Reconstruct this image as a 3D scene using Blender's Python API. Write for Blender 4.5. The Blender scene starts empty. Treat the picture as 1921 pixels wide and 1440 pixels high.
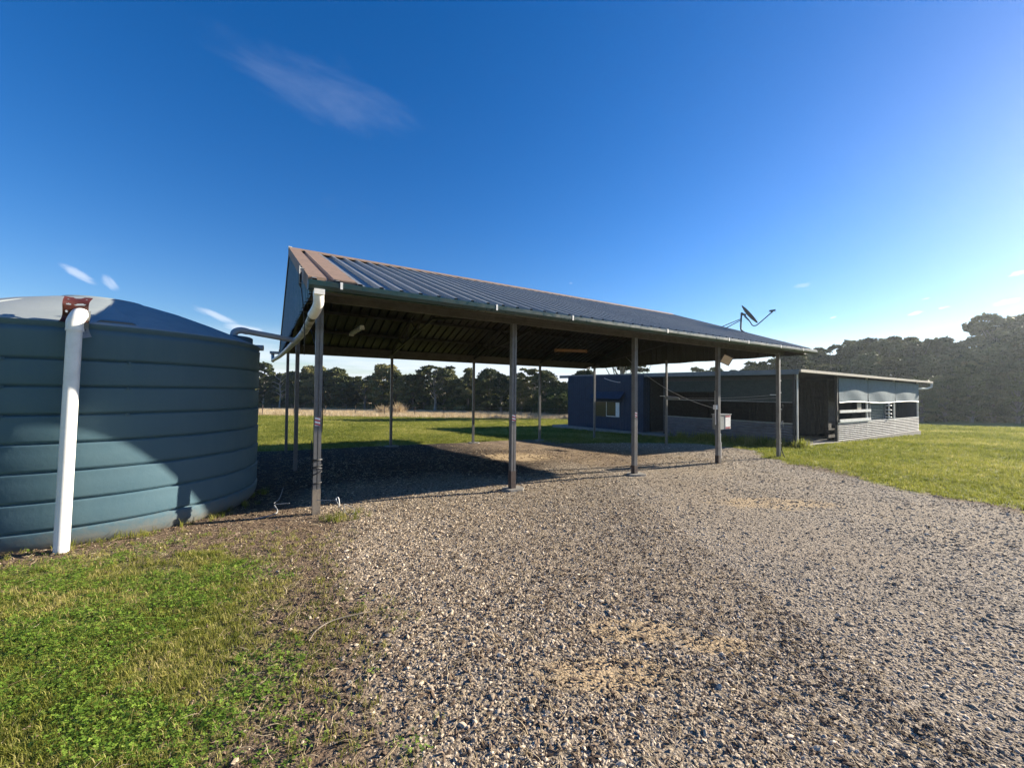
import bpy, math, random
import numpy as np
from mathutils import Vector, Matrix, Euler
R = math.radians
random.seed(7)
rng = np.random.default_rng(7)
C = bpy.context.scene.collection
sc = bpy.context.scene

# ------------------------------------------------------------------ camera
cam = bpy.data.cameras.new('camera')
cam.sensor_width = 36.0
cam.lens = 14.17
cam.clip_start = 0.05
cam.clip_end = 6000
cam_o = bpy.data.objects.new('camera', cam)
C.objects.link(cam_o)
cam_o.matrix_world = (Matrix.Translation((0, 0, 1.75)) @ Matrix.Rotation(R(90 + 1.24), 4, 'X')
                      @ Matrix.Rotation(R(0.53), 4, 'Z'))
sc.camera = cam_o

# ------------------------------------------------------------------ light
SUN_AZ, SUN_EL = 68.0, 20.0          # azimuth clockwise from +Y
sd = Vector((math.sin(R(SUN_AZ)) * math.cos(R(SUN_EL)), math.cos(R(SUN_AZ)) * math.cos(R(SUN_EL)), math.sin(R(SUN_EL))))
sun = bpy.data.lights.new('sun', 'SUN')
sun.energy = 5.0
sun.angle = R(0.5)
sun.color = (1.0, 0.90, 0.74)
sun_o = bpy.data.objects.new('sun', sun)
sun_o.rotation_euler = sd.to_track_quat('Z', 'Y').to_euler()
C.objects.link(sun_o)

world = bpy.data.worlds.new('World')
sc.world = world
world.use_nodes = True
wt = world.node_tree
wt.nodes.clear()
def wn(t, **k):
    n = wt.nodes.new(t)
    for a, v in k.items(): setattr(n, a, v)
    return n
sky = wn('ShaderNodeTexSky', sky_type='NISHITA', sun_disc=False)
sky.sun_elevation = R(SUN_EL)
sky.sun_rotation = R(SUN_AZ)
sky.air_density = 1.1
sky.dust_density = 0.20
sky.ozone_density = 3.0
hsv = wn('ShaderNodeHueSaturation')
hsv.inputs['Saturation'].default_value = 1.38
hsv.inputs['Hue'].default_value = 0.508
hsv.inputs['Value'].default_value = 1.0
wt.links.new(sky.outputs[0], hsv.inputs['Color'])
tc = wn('ShaderNodeTexCoord')
def wmath(op, a, b=None, clamp=False):
    n = wn('ShaderNodeMath', operation=op, use_clamp=clamp)
    for i, q in enumerate((a, b)):
        if q is None: continue
        if isinstance(q, (int, float)): n.inputs[i].default_value = q
        else: wt.links.new(q, n.inputs[i])
    return n.outputs[0]
def wdir(px_dir):
    v = Vector(px_dir).normalized()
    n = wn('ShaderNodeVectorMath', operation='DOT_PRODUCT')
    wt.links.new(tc.outputs['Generated'], n.inputs[0])
    n.inputs[1].default_value = v
    return n.outputs['Value']
def wnoise(scale, sx, sy, sz, detail=6, rough=0.6, rot=(0, 0, 0)):
    mp = wn('ShaderNodeMapping')
    mp.inputs['Scale'].default_value = (sx, sy, sz)
    mp.inputs['Rotation'].default_value = rot
    wt.links.new(tc.outputs['Generated'], mp.inputs[0])
    n = wn('ShaderNodeTexNoise')
    n.inputs['Scale'].default_value = scale
    n.inputs['Detail'].default_value = detail
    n.inputs['Roughness'].default_value = rough
    wt.links.new(mp.outputs[0], n.inputs['Vector'])
    return n.outputs[0]
def wramp(val, a, b):
    n = wn('ShaderNodeMapRange', interpolation_type='SMOOTHSTEP')
    wt.links.new(val, n.inputs[0])
    n.inputs[1].default_value = a; n.inputs[2].default_value = b
    return n.outputs[0]
# low band of thin broken cloud near the horizon, all the way round
sep = wn('ShaderNodeSeparateXYZ')
wt.links.new(tc.outputs['Generated'], sep.inputs[0])
z = sep.outputs['Z']
band = wmath('MULTIPLY', wramp(z, -0.02, 0.0), wramp(z, 0.150, 0.04))
n1 = wramp(wnoise(3.2, 1, 1, 9, 7, 0.6), 0.22, 0.62)
low = wmath('MULTIPLY', band, n1)
# high thin wisps, sparse streaks drifting across the whole sky
n2 = wramp(wnoise(2.1, 1.0, 2.2, 2.6, 8, 0.62, (0.3, 0.5, 0.4)), 0.60, 0.80)
hi = wmath('MULTIPLY', wmath('MULTIPLY', n2, wramp(z, 0.12, 0.3)), 0.05)
def dotn(v):
    n = wn('ShaderNodeVectorMath', operation='DOT_PRODUCT')
    wt.links.new(tc.outputs['Generated'], n.inputs[0]); n.inputs[1].default_value = v
    return n.outputs['Value']
def cloud(d, phi, la, lb, t0, t1, amt, fa, fb, seed):
    """streak of cloud round direction d: half-lengths la, lb (radians), tilted by phi in the sky"""
    d = Vector(d).normalized(); er = d.cross(Vector((0, 0, 1))).normalized(); eu = er.cross(d)
    if isinstance(phi, tuple):       # streak runs towards a second sky direction
        sa = Vector(phi).normalized() - d; sa = (sa - d * sa.dot(d)).normalized(); sb = d.cross(sa)
    else:
        sa = er * math.cos(R(phi)) + eu * math.sin(R(phi)); sb = eu * math.cos(R(phi)) - er * math.sin(R(phi))
    a, b = dotn(sa), dotn(sb)
    front = wramp(dotn(d), 0.0, 0.1)
    cx = wn('ShaderNodeCombineXYZ')
    wt.links.new(wmath('MULTIPLY', a, fa), cx.inputs[0]); wt.links.new(wmath('MULTIPLY', b, fb), cx.inputs[1]); cx.inputs[2].default_value = seed
    n = wn('ShaderNodeTexNoise'); n.inputs['Scale'].default_value = 1.0; n.inputs['Detail'].default_value = 7; n.inputs['Roughness'].default_value = 0.6
    n.inputs['Distortion'].default_value = 0.5
    wt.links.new(cx.outputs[0], n.inputs['Vector'])
    rr = wmath('SQRT', wmath('ADD', wmath('POWER', wmath('ABSOLUTE', wmath('DIVIDE', a, la)), 2.0), wmath('POWER', wmath('ABSOLUTE', wmath('DIVIDE', b, lb)), 2.0)))
    m = wmath('MULTIPLY', wramp(rr, 1.0, 0.15), front)
    f = wramp(wmath('ADD', n.outputs[0], wmath('MULTIPLY', wmath('SUBTRACT', m, 0.5), 0.35)), t0, t1)
    return wmath('MULTIPLY', wmath('MULTIPLY', f, wramp(m, 0.0, 0.35)), amt)
CLOUDS = [((-0.493, 1.0, 0.759), (-0.24, 1.0, 0.64), 0.27, 0.085, 0.40, 0.85, 0.085, 5, 13, 1.0),
          ((-0.36, 1.0, 0.70), (-0.24, 1.0, 0.64), 0.15, 0.06, 0.40, 0.85, 0.07, 6, 14, 5.0),
          ((-1.085, 1.0, 0.285), (-1.045, 1.0, 0.265), 0.032, 0.011, 0.35, 0.75, 0.60, 20, 60, 2.0),
          ((-1.005, 1.0, 0.265), (-0.985, 1.0, 0.245), 0.022, 0.012, 0.35, 0.75, 0.45, 20, 60, 3.0),
          ((-0.74, 1.0, 0.185), (-0.66, 1.0, 0.155), 0.060, 0.010, 0.30, 0.75, 0.60, 14, 60, 4.0),
          ((-0.66, 1.0, 0.150), (-0.60, 1.0, 0.140), 0.055, 0.013, 0.30, 0.75, 0.70, 14, 60, 6.0),
          ((1.005, 1.0, 0.207), 10, 0.016, 0.0050, 0.42, 0.60, 1.0, 50, 120, 7.0),
          ((1.075, 1.0, 0.222), 8, 0.012, 0.0030, 0.42, 0.60, 0.9, 50, 120, 8.0),
          ((1.225, 1.0, 0.236), 8, 0.024, 0.0065, 0.42, 0.60, 1.0, 40, 120, 9.0),
          ((1.185, 1.0, 0.200), 18, 0.011, 0.0040, 0.42, 0.60, 0.9, 50, 120, 10.0),
          ((1.03, 1.0, 0.150), 8, 0.018, 0.0055, 0.42, 0.60, 0.95, 50, 120, 11.0),
          ((1.025, 1.0, 0.243), 8, 0.010, 0.0025, 0.42, 0.60, 0.8, 50, 120, 12.0),
          ((1.265, 1.0, 0.31), 14, 0.016, 0.0060, 0.42, 0.60, 0.95, 50, 120, 13.0),
          ((0.80, 1.0, 0.195), 12, 0.010, 0.0025, 0.42, 0.60, 0.8, 50, 120, 14.0),
          ((0.725, 1.0, 0.275), 4, 0.022, 0.0070, 0.35, 0.75, 0.30, 30, 80, 15.0),
          ((0.145, 1.0, 0.275), 4, 0.008, 0.0040, 0.35, 0.75, 0.25, 30, 80, 16.0)]
tot = wmath('MAXIMUM', low, hi)
for c_ in CLOUDS:
    tot = wmath('MAXIMUM', tot, cloud(*c_))
mix = wn('ShaderNodeMix', data_type='RGBA')
wt.links.new(wmath('MULTIPLY', tot, 0.9), mix.inputs['Factor'])
tint_ = wn('ShaderNodeMix', data_type='RGBA', blend_type='MULTIPLY')
tint_.inputs['Factor'].default_value = 1.0
wt.links.new(hsv.outputs[0], tint_.inputs[6]); tint_.inputs[7].default_value = (0.96, 0.97, 1.10, 1)
wt.links.new(tint_.outputs[2], mix.inputs[6])
mix.inputs[7].default_value = (6.4, 6.9, 7.8, 1)
bg = wn('ShaderNodeBackground')
bg.inputs['Strength'].default_value = 0.056
wt.links.new(mix.outputs[2], bg.inputs['Color'])
wo = wn('ShaderNodeOutputWorld')
wt.links.new(bg.outputs[0], wo.inputs['Surface'])

sc.view_settings.view_transform = 'Standard'
sc.view_settings.look = 'None'
sc.view_settings.gamma = 1.0
sc.view_settings.use_curve_mapping = False
sc.view_settings.exposure = 1.5
sc.cycles.use_denoising = True
sc.cycles.max_bounces = 5
sc.cycles.use_adaptive_sampling = True
sc.cycles.adaptive_threshold = 0.018
sc.cycles.volume_bounces = 0
sc.cycles.sample_clamp_indirect = 6

# ------------------------------------------------------------------ frame of the buildings
O = Vector((-2.556, 5.319, 0)); TH = R(31.82)
AX = Vector((math.cos(TH), math.sin(TH), 0)); BX = Vector((-math.sin(TH), math.cos(TH), 0))
def W(u, v, z=0.0):
    return O + AX * u + BX * v + Vector((0, 0, z))

# ------------------------------------------------------------------ numpy noise
_perm = rng.random((257, 257))
def vnoise(x, y, s=1.0, ox=0.0, oy=0.0):
    x = np.asarray(x, float) * s + ox + 1000.0; y = np.asarray(y, float) * s + oy + 1000.0
    xi = np.floor(x).astype(int); yi = np.floor(y).astype(int)
    fx = x - xi; fy = y - yi
    fx = fx * fx * (3 - 2 * fx); fy = fy * fy * (3 - 2 * fy)
    g = lambda a, b: _perm[a % 256, b % 256]
    return (g(xi, yi) * (1 - fx) + g(xi + 1, yi) * fx) * (1 - fy) + (g(xi, yi + 1) * (1 - fx) + g(xi + 1, yi + 1) * fx) * fy
def fbm(x, y, s=1.0, o=4, ox=0.0):
    t = 0; a = 0.5; n = 0
    for i in range(o):
        t = t + a * vnoise(x, y, s * 2 ** i, ox + 17.3 * i, 5.1 * i); n += a; a *= 0.55
    return t / n
def smooth(v, a, b):
    t = np.clip((v - a) / (b - a), 0, 1)
    return t * t * (3 - 2 * t)

# ------------------------------------------------------------------ terrain height and masks
def gz(x, y):
    x = np.asarray(x, float); y = np.asarray(y, float)
    yy = np.clip(y, -8, 118)
    h = -0.0016 * np.clip(x, -60, 60) - 0.0302 * (yy - 10)
    h = h + 0.05 * (fbm(x, y, 0.30, 2) - 0.5) * smooth(y, 2, 6)
    h = h + 0.030 * (fbm(x, y, 1.3, 3, 40) - 0.5)
    h = h + 0.05 * np.exp(-((x - 5.2) ** 2 + (y - 10.1) ** 2) / 0.8)
    return h
def gzf(x, y): return float(gz(np.array([x]), np.array([y]))[0])
def poly_sd(px, py, poly):
    P = np.array(poly, float); n = len(P)
    d = np.full(px.shape, 1e9); inside = np.zeros(px.shape, bool)
    for i in range(n):
        a = P[i]; b = P[(i + 1) % n]; e = b - a
        wx = px - a[0]; wy = py - a[1]
        t = np.clip((wx * e[0] + wy * e[1]) / (e @ e), 0, 1)
        d = np.minimum(d, np.hypot(wx - e[0] * t, wy - e[1] * t))
        c = (a[1] > py) != (b[1] > py)
        with np.errstate(divide='ignore', invalid='ignore'):
            xin = (b[0] - a[0]) * (py - a[1]) / (b[1] - a[1] + 1e-12) + a[0]
        inside ^= c & (px < xin)
    return np.where(inside, d, -d)
def w2(u, v): p = W(u, v); return (p.x, p.y)
GRAVEL = [(-0.70, -6), (-0.62, 0.5), (-0.70, 1.3), (-0.92, 2.0), (-1.15, 2.6), (-1.75, 3.6), (-2.2, 4.7), w2(-0.5, 0.6), w2(-0.4, 6.0),
          w2(3.0, 6.6), w2(6.5, 6.3), w2(9.0, 6.2), w2(12.4, 5.2), w2(14.2, 4.0), w2(13.7, 1.4), (7.35, 11.6), (7.35, 10.7), (7.2, 8.5), (7.1, 6.8),
          (7.15, 5.65), (7.4, 3.0), (8.0, -6)]
def thin(x, y):
    return 1 - 0.28 * smooth(fbm(x, y, 0.42, 4, 71), 0.54, 0.66)
def masks(x, y):
    x = np.asarray(x, float); y = np.asarray(y, float)
    s = poly_sd(x, y, GRAVEL)
    s = s + (fbm(x, y, 1.8, 3, 3) - 0.5) * 0.55
    gravel = np.where((x < 1.5) & (y < 7), smooth(s, -0.05, 0.75), smooth(s, -0.10, 0.22))
    tank = np.hypot(x + 5.54, y - 5.44)
    # bare dirt and litter: skirt round the tank and the strip between lawn and gravel
    dirt = np.maximum(smooth(tank, 2.55, 2.05), smooth(s, -0.68, -0.12) * (y < 9) * (x < 2) * smooth(y, 0.2, 1.2))
    dirt = np.maximum(dirt, smooth(y, 3.25, 4.0) * smooth(s, -2.6, -1.0) * (y < 9) * (x < 2) * (fbm(x, y, 2.2, 3, 9) > 0.42))
    # strip of bare dirt along the right edge of the gravel and by the last posts
    dr = smooth(np.abs(s - 0.0), 0.5, 0.1) * (x > 5) * (y < 13) * smooth(fbm(x, y, 1.1, 3, 21), 0.38, 0.55)
    dirt = np.maximum(dirt, dr)
    # under the carport: trampled dirt and straw, with painted shade in the left bays
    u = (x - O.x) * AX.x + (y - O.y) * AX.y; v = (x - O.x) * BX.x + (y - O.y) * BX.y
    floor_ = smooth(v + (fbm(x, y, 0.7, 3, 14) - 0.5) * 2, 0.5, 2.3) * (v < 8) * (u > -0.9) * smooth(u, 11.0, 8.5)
    dry = smooth(y + 0.06 * x, 39.5, 43.0) * smooth(x, 34, 16)
    lush = smooth(fbm(x, y, 0.75, 4, 30), 0.42, 0.60)
    return gravel, np.clip(dirt, 0, 1), np.clip(dry, 0, 1), lush, np.clip(floor_, 0, 1)

# ------------------------------------------------------------------ materials
MATS = {}
def new_mat(name):
    m = bpy.data.materials.new(name); m.use_nodes = True
    nt = m.node_tree
    b = nt.nodes['Principled BSDF']
    MATS[name] = m
    return m, nt, b
def N(nt, t, **k):
    n = nt.nodes.new(t)
    for a, v in k.items(): setattr(n, a, v)
    return n
def tex(nt, vec, scale, detail=4, rough=0.6, kind='ShaderNodeTexNoise'):
    n = N(nt, kind)
    n.inputs['Scale'].default_value = scale
    if 'Detail' in n.inputs: n.inputs['Detail'].default_value = detail
    if 'Roughness' in n.inputs: n.inputs['Roughness'].default_value = rough
    if vec is not None: nt.links.new(vec, n.inputs['Vector'])
    return n
def rng_map(nt, src, a, b, c=0.0, d=1.0):
    n = N(nt, 'ShaderNodeMapRange')
    nt.links.new(src, n.inputs[0])
    for i, q in enumerate((a, b, c, d)): n.inputs[i + 1].default_value = q
    return n.outputs[0]
def mixc(nt, fac, a, b, blend='MIX'):
    n = N(nt, 'ShaderNodeMix', data_type='RGBA', blend_type=blend)
    for s, q in ((n.inputs['Factor'], fac), (n.inputs[6], a), (n.inputs[7], b)):
        if isinstance(q, (int, float)): s.default_value = q
        elif isinstance(q, tuple): s.default_value = (*q[:3], 1)
        else: nt.links.new(q, s)
    return n.outputs[2]
def mathn(nt, op, a, b=0.0, clamp=False):
    n = N(nt, 'ShaderNodeMath', operation=op, use_clamp=clamp)
    for i, q in enumerate((a, b)):
        if isinstance(q, (int, float)): n.inputs[i].default_value = q
        else: nt.links.new(q, n.inputs[i])
    return n.outputs[0]
def paint(name, col, dirt=None, rough=0.5, metal=0.0, scale=3.0, lo=0.45, hi=0.75, bump=0.0, bscale=40, streak=None, spec=0.5, amt=1.0):
    """surface with uneven wear: noise mixes in a second colour, optional stretched streaks"""
    m, nt, b = new_mat(name)
    co = N(nt, 'ShaderNodeTexCoord').outputs['Object']
    dirt = dirt or tuple(c * 0.6 for c in col)
    n1 = tex(nt, co, scale, 6, 0.65)
    f = rng_map(nt, n1.outputs[0], lo, hi, 0, amt)
    c = mixc(nt, f, col, dirt)
    if streak:
        mp = N(nt, 'ShaderNodeMapping'); mp.inputs['Scale'].default_value = streak
        nt.links.new(co, mp.inputs[0])
        n2 = tex(nt, mp.outputs[0], 1.0, 5, 0.7)
        c = mixc(nt, rng_map(nt, n2.outputs[0], 0.45, 0.8, 0, 0.55 * amt), c, dirt)
    nt.links.new(c, b.inputs['Base Color'])
    b.inputs['Roughness'].default_value = rough
    n3 = tex(nt, co, scale * 4, 4, 0.6)
    nt.links.new(rng_map(nt, n3.outputs[0], 0.3, 0.7, max(0.05, rough - 0.12), min(1, rough + 0.15)), b.inputs['Roughness'])
    b.inputs['Metallic'].default_value = metal
    b.inputs['Specular IOR Level'].default_value = spec
    if bump > 0:
        bp = N(nt, 'ShaderNodeBump'); bp.inputs['Strength'].default_value = bump; bp.inputs['Distance'].default_value = 0.01
        n4 = tex(nt, co, bscale, 4, 0.6)
        nt.links.new(n4.outputs[0], bp.inputs['Height']); nt.links.new(bp.outputs[0], b.inputs['Normal'])
    return m
M = {}
M['tank'] = paint('tank_plastic', (0.058, 0.116, 0.152), (0.086, 0.145, 0.172), 0.6, scale=1.2, lo=0.3, hi=0.8, bump=0.15, bscale=25, streak=(9, 9, 0.7), spec=0.2)
m = M['tank']; nt = m.node_tree; b = nt.nodes['Principled BSDF']      # mud splashed on the foot of the wall
co = N(nt, 'ShaderNodeTexCoord').outputs['Object']; sp_ = N(nt, 'ShaderNodeSeparateXYZ'); nt.links.new(co, sp_.inputs[0])
n_ = tex(nt, co, 14, 5, 0.7)
f = mathn(nt, 'MULTIPLY', rng_map(nt, mathn(nt, 'ADD', sp_.outputs['Z'], mathn(nt, 'MULTIPLY', mathn(nt, 'SUBTRACT', n_.outputs[0], 0.5), 0.35)), 0.24, 0.02), 0.65)
nt.links.new(mixc(nt, f, b.inputs['Base Color'].links[0].from_socket, (0.20, 0.16, 0.115)), b.inputs['Base Color'])
M['tank_top'] = paint('tank_dome_plastic', (0.30, 0.33, 0.325), (0.22, 0.26, 0.265), 0.75, scale=2.0, lo=0.35, hi=0.8, bump=0.1, bscale=20)
M['pvc'] = paint('white_pvc', (0.80, 0.78, 0.74), (0.62, 0.59, 0.53), 0.35, scale=5, lo=0.5, hi=0.9)
M['pvc_grey'] = paint('grey_pvc', (0.36, 0.40, 0.42), (0.24, 0.27, 0.27), 0.4, scale=5)
M['pvc_moss'] = paint('mouldy_pvc', (0.62, 0.61, 0.55), (0.10, 0.10, 0.06), 0.5, scale=6, lo=0.40, hi=0.62)
M['rust'] = paint('rusty_red_steel', (0.095, 0.020, 0.014), (0.045, 0.015, 0.012), 0.55, scale=18, bump=0.3, bscale=60)
M['galv'] = paint('galvanised_steel', (0.24, 0.25, 0.25), (0.16, 0.16, 0.155), 0.5, 0.3, scale=7, bump=0.05, streak=(20, 20, 1.5))
M['post'] = paint('dull_post_steel', (0.155, 0.155, 0.16), (0.10, 0.092, 0.088), 0.45, 0.25, scale=6, bump=0.05, streak=(30, 30, 1.2))
M['post_base'] = paint('rusted_post_foot', (0.062, 0.042, 0.036), (0.035, 0.026, 0.023), 0.7, 0.1, scale=20, bump=0.3)
M['timber'] = paint('weathered_timber', (0.24, 0.20, 0.155), (0.13, 0.105, 0.08), 0.8, scale=6, streak=(30, 30, 2), bump=0.3)
M['gutter'] = paint('dark_green_gutter', (0.010, 0.034, 0.030), (0.016, 0.028, 0.024), 0.35, 0.0, scale=4)
M['beam'] = paint('pale_eave_beam', (0.105, 0.098, 0.088), (0.055, 0.05, 0.044), 0.6, 0.1, scale=3, streak=(2, 20, 20))
M['truss'] = paint('truss_steel', (0.045, 0.043, 0.046), (0.03, 0.028, 0.028), 0.55, 0.25, scale=6)
M['tan'] = paint('tan_flashing', (0.27, 0.175, 0.118), (0.17, 0.12, 0.085), 0.7, 0.0, scale=5, lo=0.4, hi=0.75, bump=0.15)
M['black'] = paint('black_rubber', (0.014, 0.014, 0.016), (0.02, 0.02, 0.02), 0.5)
M['wire'] = paint('grey_wire', (0.30, 0.30, 0.30), (0.2, 0.2, 0.2), 0.5)
M['white'] = paint('white_paint', (0.74, 0.74, 0.72), (0.55, 0.53, 0.49), 0.45, scale=6)
M['concrete'] = paint('old_concrete', (0.24, 0.225, 0.20), (0.15, 0.135, 0.115), 0.85, scale=4, bump=0.4, bscale=30)
M['shed_blue'] = paint('blue_grey_cladding', (0.022, 0.041, 0.075), (0.017, 0.031, 0.056), 0.6, 0.0, scale=2.5, streak=(8, 8, 0.6), spec=0.2)
M['gable_blue'] = paint('gable_cladding', (0.085, 0.185, 0.265), (0.065, 0.145, 0.205), 0.45, 0.0, scale=3, streak=(10, 10, 0.8))
M['zinc'] = paint('corrugated_zinc', (0.34, 0.33, 0.32), (0.22, 0.205, 0.19), 0.75, 0.0, scale=3, streak=(1.2, 1.2, 10), spec=0.15)
M['zinc_old'] = paint('weathered_zinc', (0.13, 0.13, 0.15), (0.085, 0.08, 0.09), 0.6, 0.15, scale=3, streak=(1.2, 1.2, 10), spec=0.3)
M['cream'] = paint('cream_trim', (0.36, 0.32, 0.26), (0.25, 0.22, 0.18), 0.6, scale=4)
M['fascia'] = paint('blue_grey_fascia', (0.15, 0.17, 0.19), (0.11, 0.12, 0.13), 0.5, scale=3)
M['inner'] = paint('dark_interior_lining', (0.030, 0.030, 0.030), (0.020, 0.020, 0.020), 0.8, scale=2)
M['cloth'] = paint('blue_grey_shade_cloth', (0.15, 0.21, 0.25), (0.11, 0.155, 0.19), 0.9, scale=5, bump=0.25, bscale=90)
M['cloth_dark'] = paint('dark_green_shade_cloth', (0.035, 0.048, 0.046), (0.026, 0.036, 0.034), 0.9, scale=4, bump=0.25, bscale=90)
M['amber'] = paint('amber_lamp_cover', (0.30, 0.16, 0.08), (0.20, 0.11, 0.06), 0.4, scale=8)
M['lamp'] = paint('lamp_face', (0.60, 0.48, 0.34), (0.48, 0.38, 0.27), 0.3, scale=8)
M['red'] = paint('red_print', (0.55, 0.03, 0.03), (0.45, 0.03, 0.03), 0.4)
M['dish'] = paint('dark_dish_paint', (0.10, 0.115, 0.12), (0.07, 0.08, 0.085), 0.4, scale=6)
M['bark'] = paint('gum_bark', (0.22, 0.19, 0.155), (0.10, 0.08, 0.062), 0.9, scale=2.5, streak=(3, 3, 0.4), bump=0.4, bscale=10)
M['pale_bark'] = paint('pale_gum_bark', (0.30, 0.27, 0.22), (0.18, 0.155, 0.12), 0.85, scale=2.5, streak=(3, 3, 0.4))
g, nt, b = new_mat('window_glass'); M['glass'] = g
b.inputs['Base Color'].default_value = (0.035, 0.04, 0.035, 1); b.inputs['Roughness'].default_value = 0.06
b.inputs['Specular IOR Level'].default_value = 0.35

# gable sheets: inner face coloured dark for the shade under the roof
m = M['gable_blue']; nt = m.node_tree; b = nt.nodes['Principled BSDF']
src_ = b.inputs['Base Color'].links[0].from_socket
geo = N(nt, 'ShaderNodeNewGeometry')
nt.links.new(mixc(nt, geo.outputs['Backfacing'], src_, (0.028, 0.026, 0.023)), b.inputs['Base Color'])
# roof sheeting: painted blue-grey outside, underside darkened to stand for the shade below it
m, nt, b = new_mat('roof_sheeting'); M['roof'] = m
co = N(nt, 'ShaderNodeTexCoord').outputs['Object']
n1 = tex(nt, co, 2.0, 6, 0.7)
c1 = mixc(nt, rng_map(nt, n1.outputs[0], 0.35, 0.75), (0.215, 0.235, 0.235), (0.30, 0.295, 0.265))
mp = N(nt, 'ShaderNodeMapping'); mp.inputs['Scale'].default_value = (14, 1.0, 1.0); nt.links.new(co, mp.inputs[0])
n2 = tex(nt, mp.outputs[0], 1.0, 5, 0.7)
c1 = mixc(nt, rng_map(nt, n2.outputs[0], 0.45, 0.8, 0, 0.6), c1, (0.30, 0.27, 0.23))
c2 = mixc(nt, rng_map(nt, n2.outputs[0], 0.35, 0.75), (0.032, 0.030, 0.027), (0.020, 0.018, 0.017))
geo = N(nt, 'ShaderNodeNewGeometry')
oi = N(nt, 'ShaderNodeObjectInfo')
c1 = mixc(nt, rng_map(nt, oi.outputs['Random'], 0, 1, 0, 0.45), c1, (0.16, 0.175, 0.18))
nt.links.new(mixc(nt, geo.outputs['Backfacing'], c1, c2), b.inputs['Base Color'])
b.inputs['Roughness'].default_value = 0.42
b.inputs['Metallic'].default_value = 0.15

# sticker with red and white diagonal stripes
def stripes(name, scale, ang, duty=0.5):
    m, nt, b = new_mat(name)
    co = N(nt, 'ShaderNodeTexCoord').outputs['Object']
    mp = N(nt, 'ShaderNodeMapping'); mp.inputs['Rotation'].default_value = ang
    nt.links.new(co, mp.inputs[0])
    s = N(nt, 'ShaderNodeSeparateXYZ'); nt.links.new(mp.outputs[0], s.inputs[0])
    f = mathn(nt, 'FRACT', mathn(nt, 'MULTIPLY', s.outputs['Z'], scale))
    nt.links.new(mixc(nt, mathn(nt, 'GREATER_THAN', f, duty), (0.62, 0.04, 0.05), (0.85, 0.83, 0.82)), b.inputs['Base Color'])
    b.inputs['Roughness'].default_value = 0.35
    return m
M['tape'] = stripes('red_white_tape', 21.0, (0, R(-14), 0), 0.45)

# leaf material using per-vertex or per-instance tint
def leaf_mat(name, ca, cb, cc, inst=False, trans=0.35, rough=0.6, spec=0.25):
    m, nt, b = new_mat(name)
    at = N(nt, 'ShaderNodeAttribute', attribute_type='INSTANCER' if inst else 'GEOMETRY', attribute_name='tint')
    oi = N(nt, 'ShaderNodeObjectInfo')
    f = at.outputs['Fac']
    if not inst:
        f = mathn(nt, 'ADD', f, mathn(nt, 'MULTIPLY', mathn(nt, 'SUBTRACT', oi.outputs['Random'], 0.5), 0.60), True)
    r = N(nt, 'ShaderNodeValToRGB')
    r.color_ramp.elements[0].color = (*ca, 1); r.color_ramp.elements[1].color = (*cc, 1)
    e = r.color_ramp.elements.new(0.5); e.color = (*cb, 1)
    nt.links.new(f, r.inputs[0])
    nt.links.new(r.outputs[0], b.inputs['Base Color'])
    b.inputs['Roughness'].default_value = rough
    b.inputs['Specular IOR Level'].default_value = spec
    if trans > 0:
        t = N(nt, 'ShaderNodeBsdfTranslucent'); nt.links.new(r.outputs[0], t.inputs['Color'])
        ms = N(nt, 'ShaderNodeMixShader'); ms.inputs[0].default_value = trans
        nt.links.new(b.outputs[0], ms.inputs[1]); nt.links.new(t.outputs[0], ms.inputs[2])
        nt.links.new(ms.outputs[0], nt.nodes['Material Output'].inputs['Surface'])
    return m
M['gum'] = leaf_mat('gum_leaves', (0.046, 0.062, 0.017), (0.140, 0.150, 0.045), (0.30, 0.27, 0.105), trans=0.12)
M['bush'] = leaf_mat('bush_leaves', (0.05, 0.075, 0.02), (0.09, 0.115, 0.03), (0.13, 0.15, 0.05), trans=0.3)
M['grass'] = leaf_mat('grass_blades', (0.095, 0.125, 0.016), (0.27, 0.275, 0.048), (0.56, 0.47, 0.20), inst=True, trans=0.5)
M['clover'] = leaf_mat('clover_leaves', (0.06, 0.125, 0.012), (0.15, 0.25, 0.028), (0.28, 0.37, 0.06), inst=True, trans=0.3)
M['dry'] = leaf_mat('dry_straw', (0.32, 0.23, 0.12), (0.52, 0.41, 0.25), (0.68, 0.58, 0.40), inst=True, trans=0.25, rough=0.8)
M['stone'] = leaf_mat('gravel_stone', (0.105, 0.080, 0.058), (0.35, 0.275, 0.19), (0.70, 0.58, 0.43), inst=True, trans=0.0, rough=0.85)
M['chip'] = leaf_mat('bark_litter', (0.06, 0.04, 0.028), (0.13, 0.09, 0.06), (0.26, 0.19, 0.13), inst=True, trans=0.0, rough=0.9)

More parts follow.
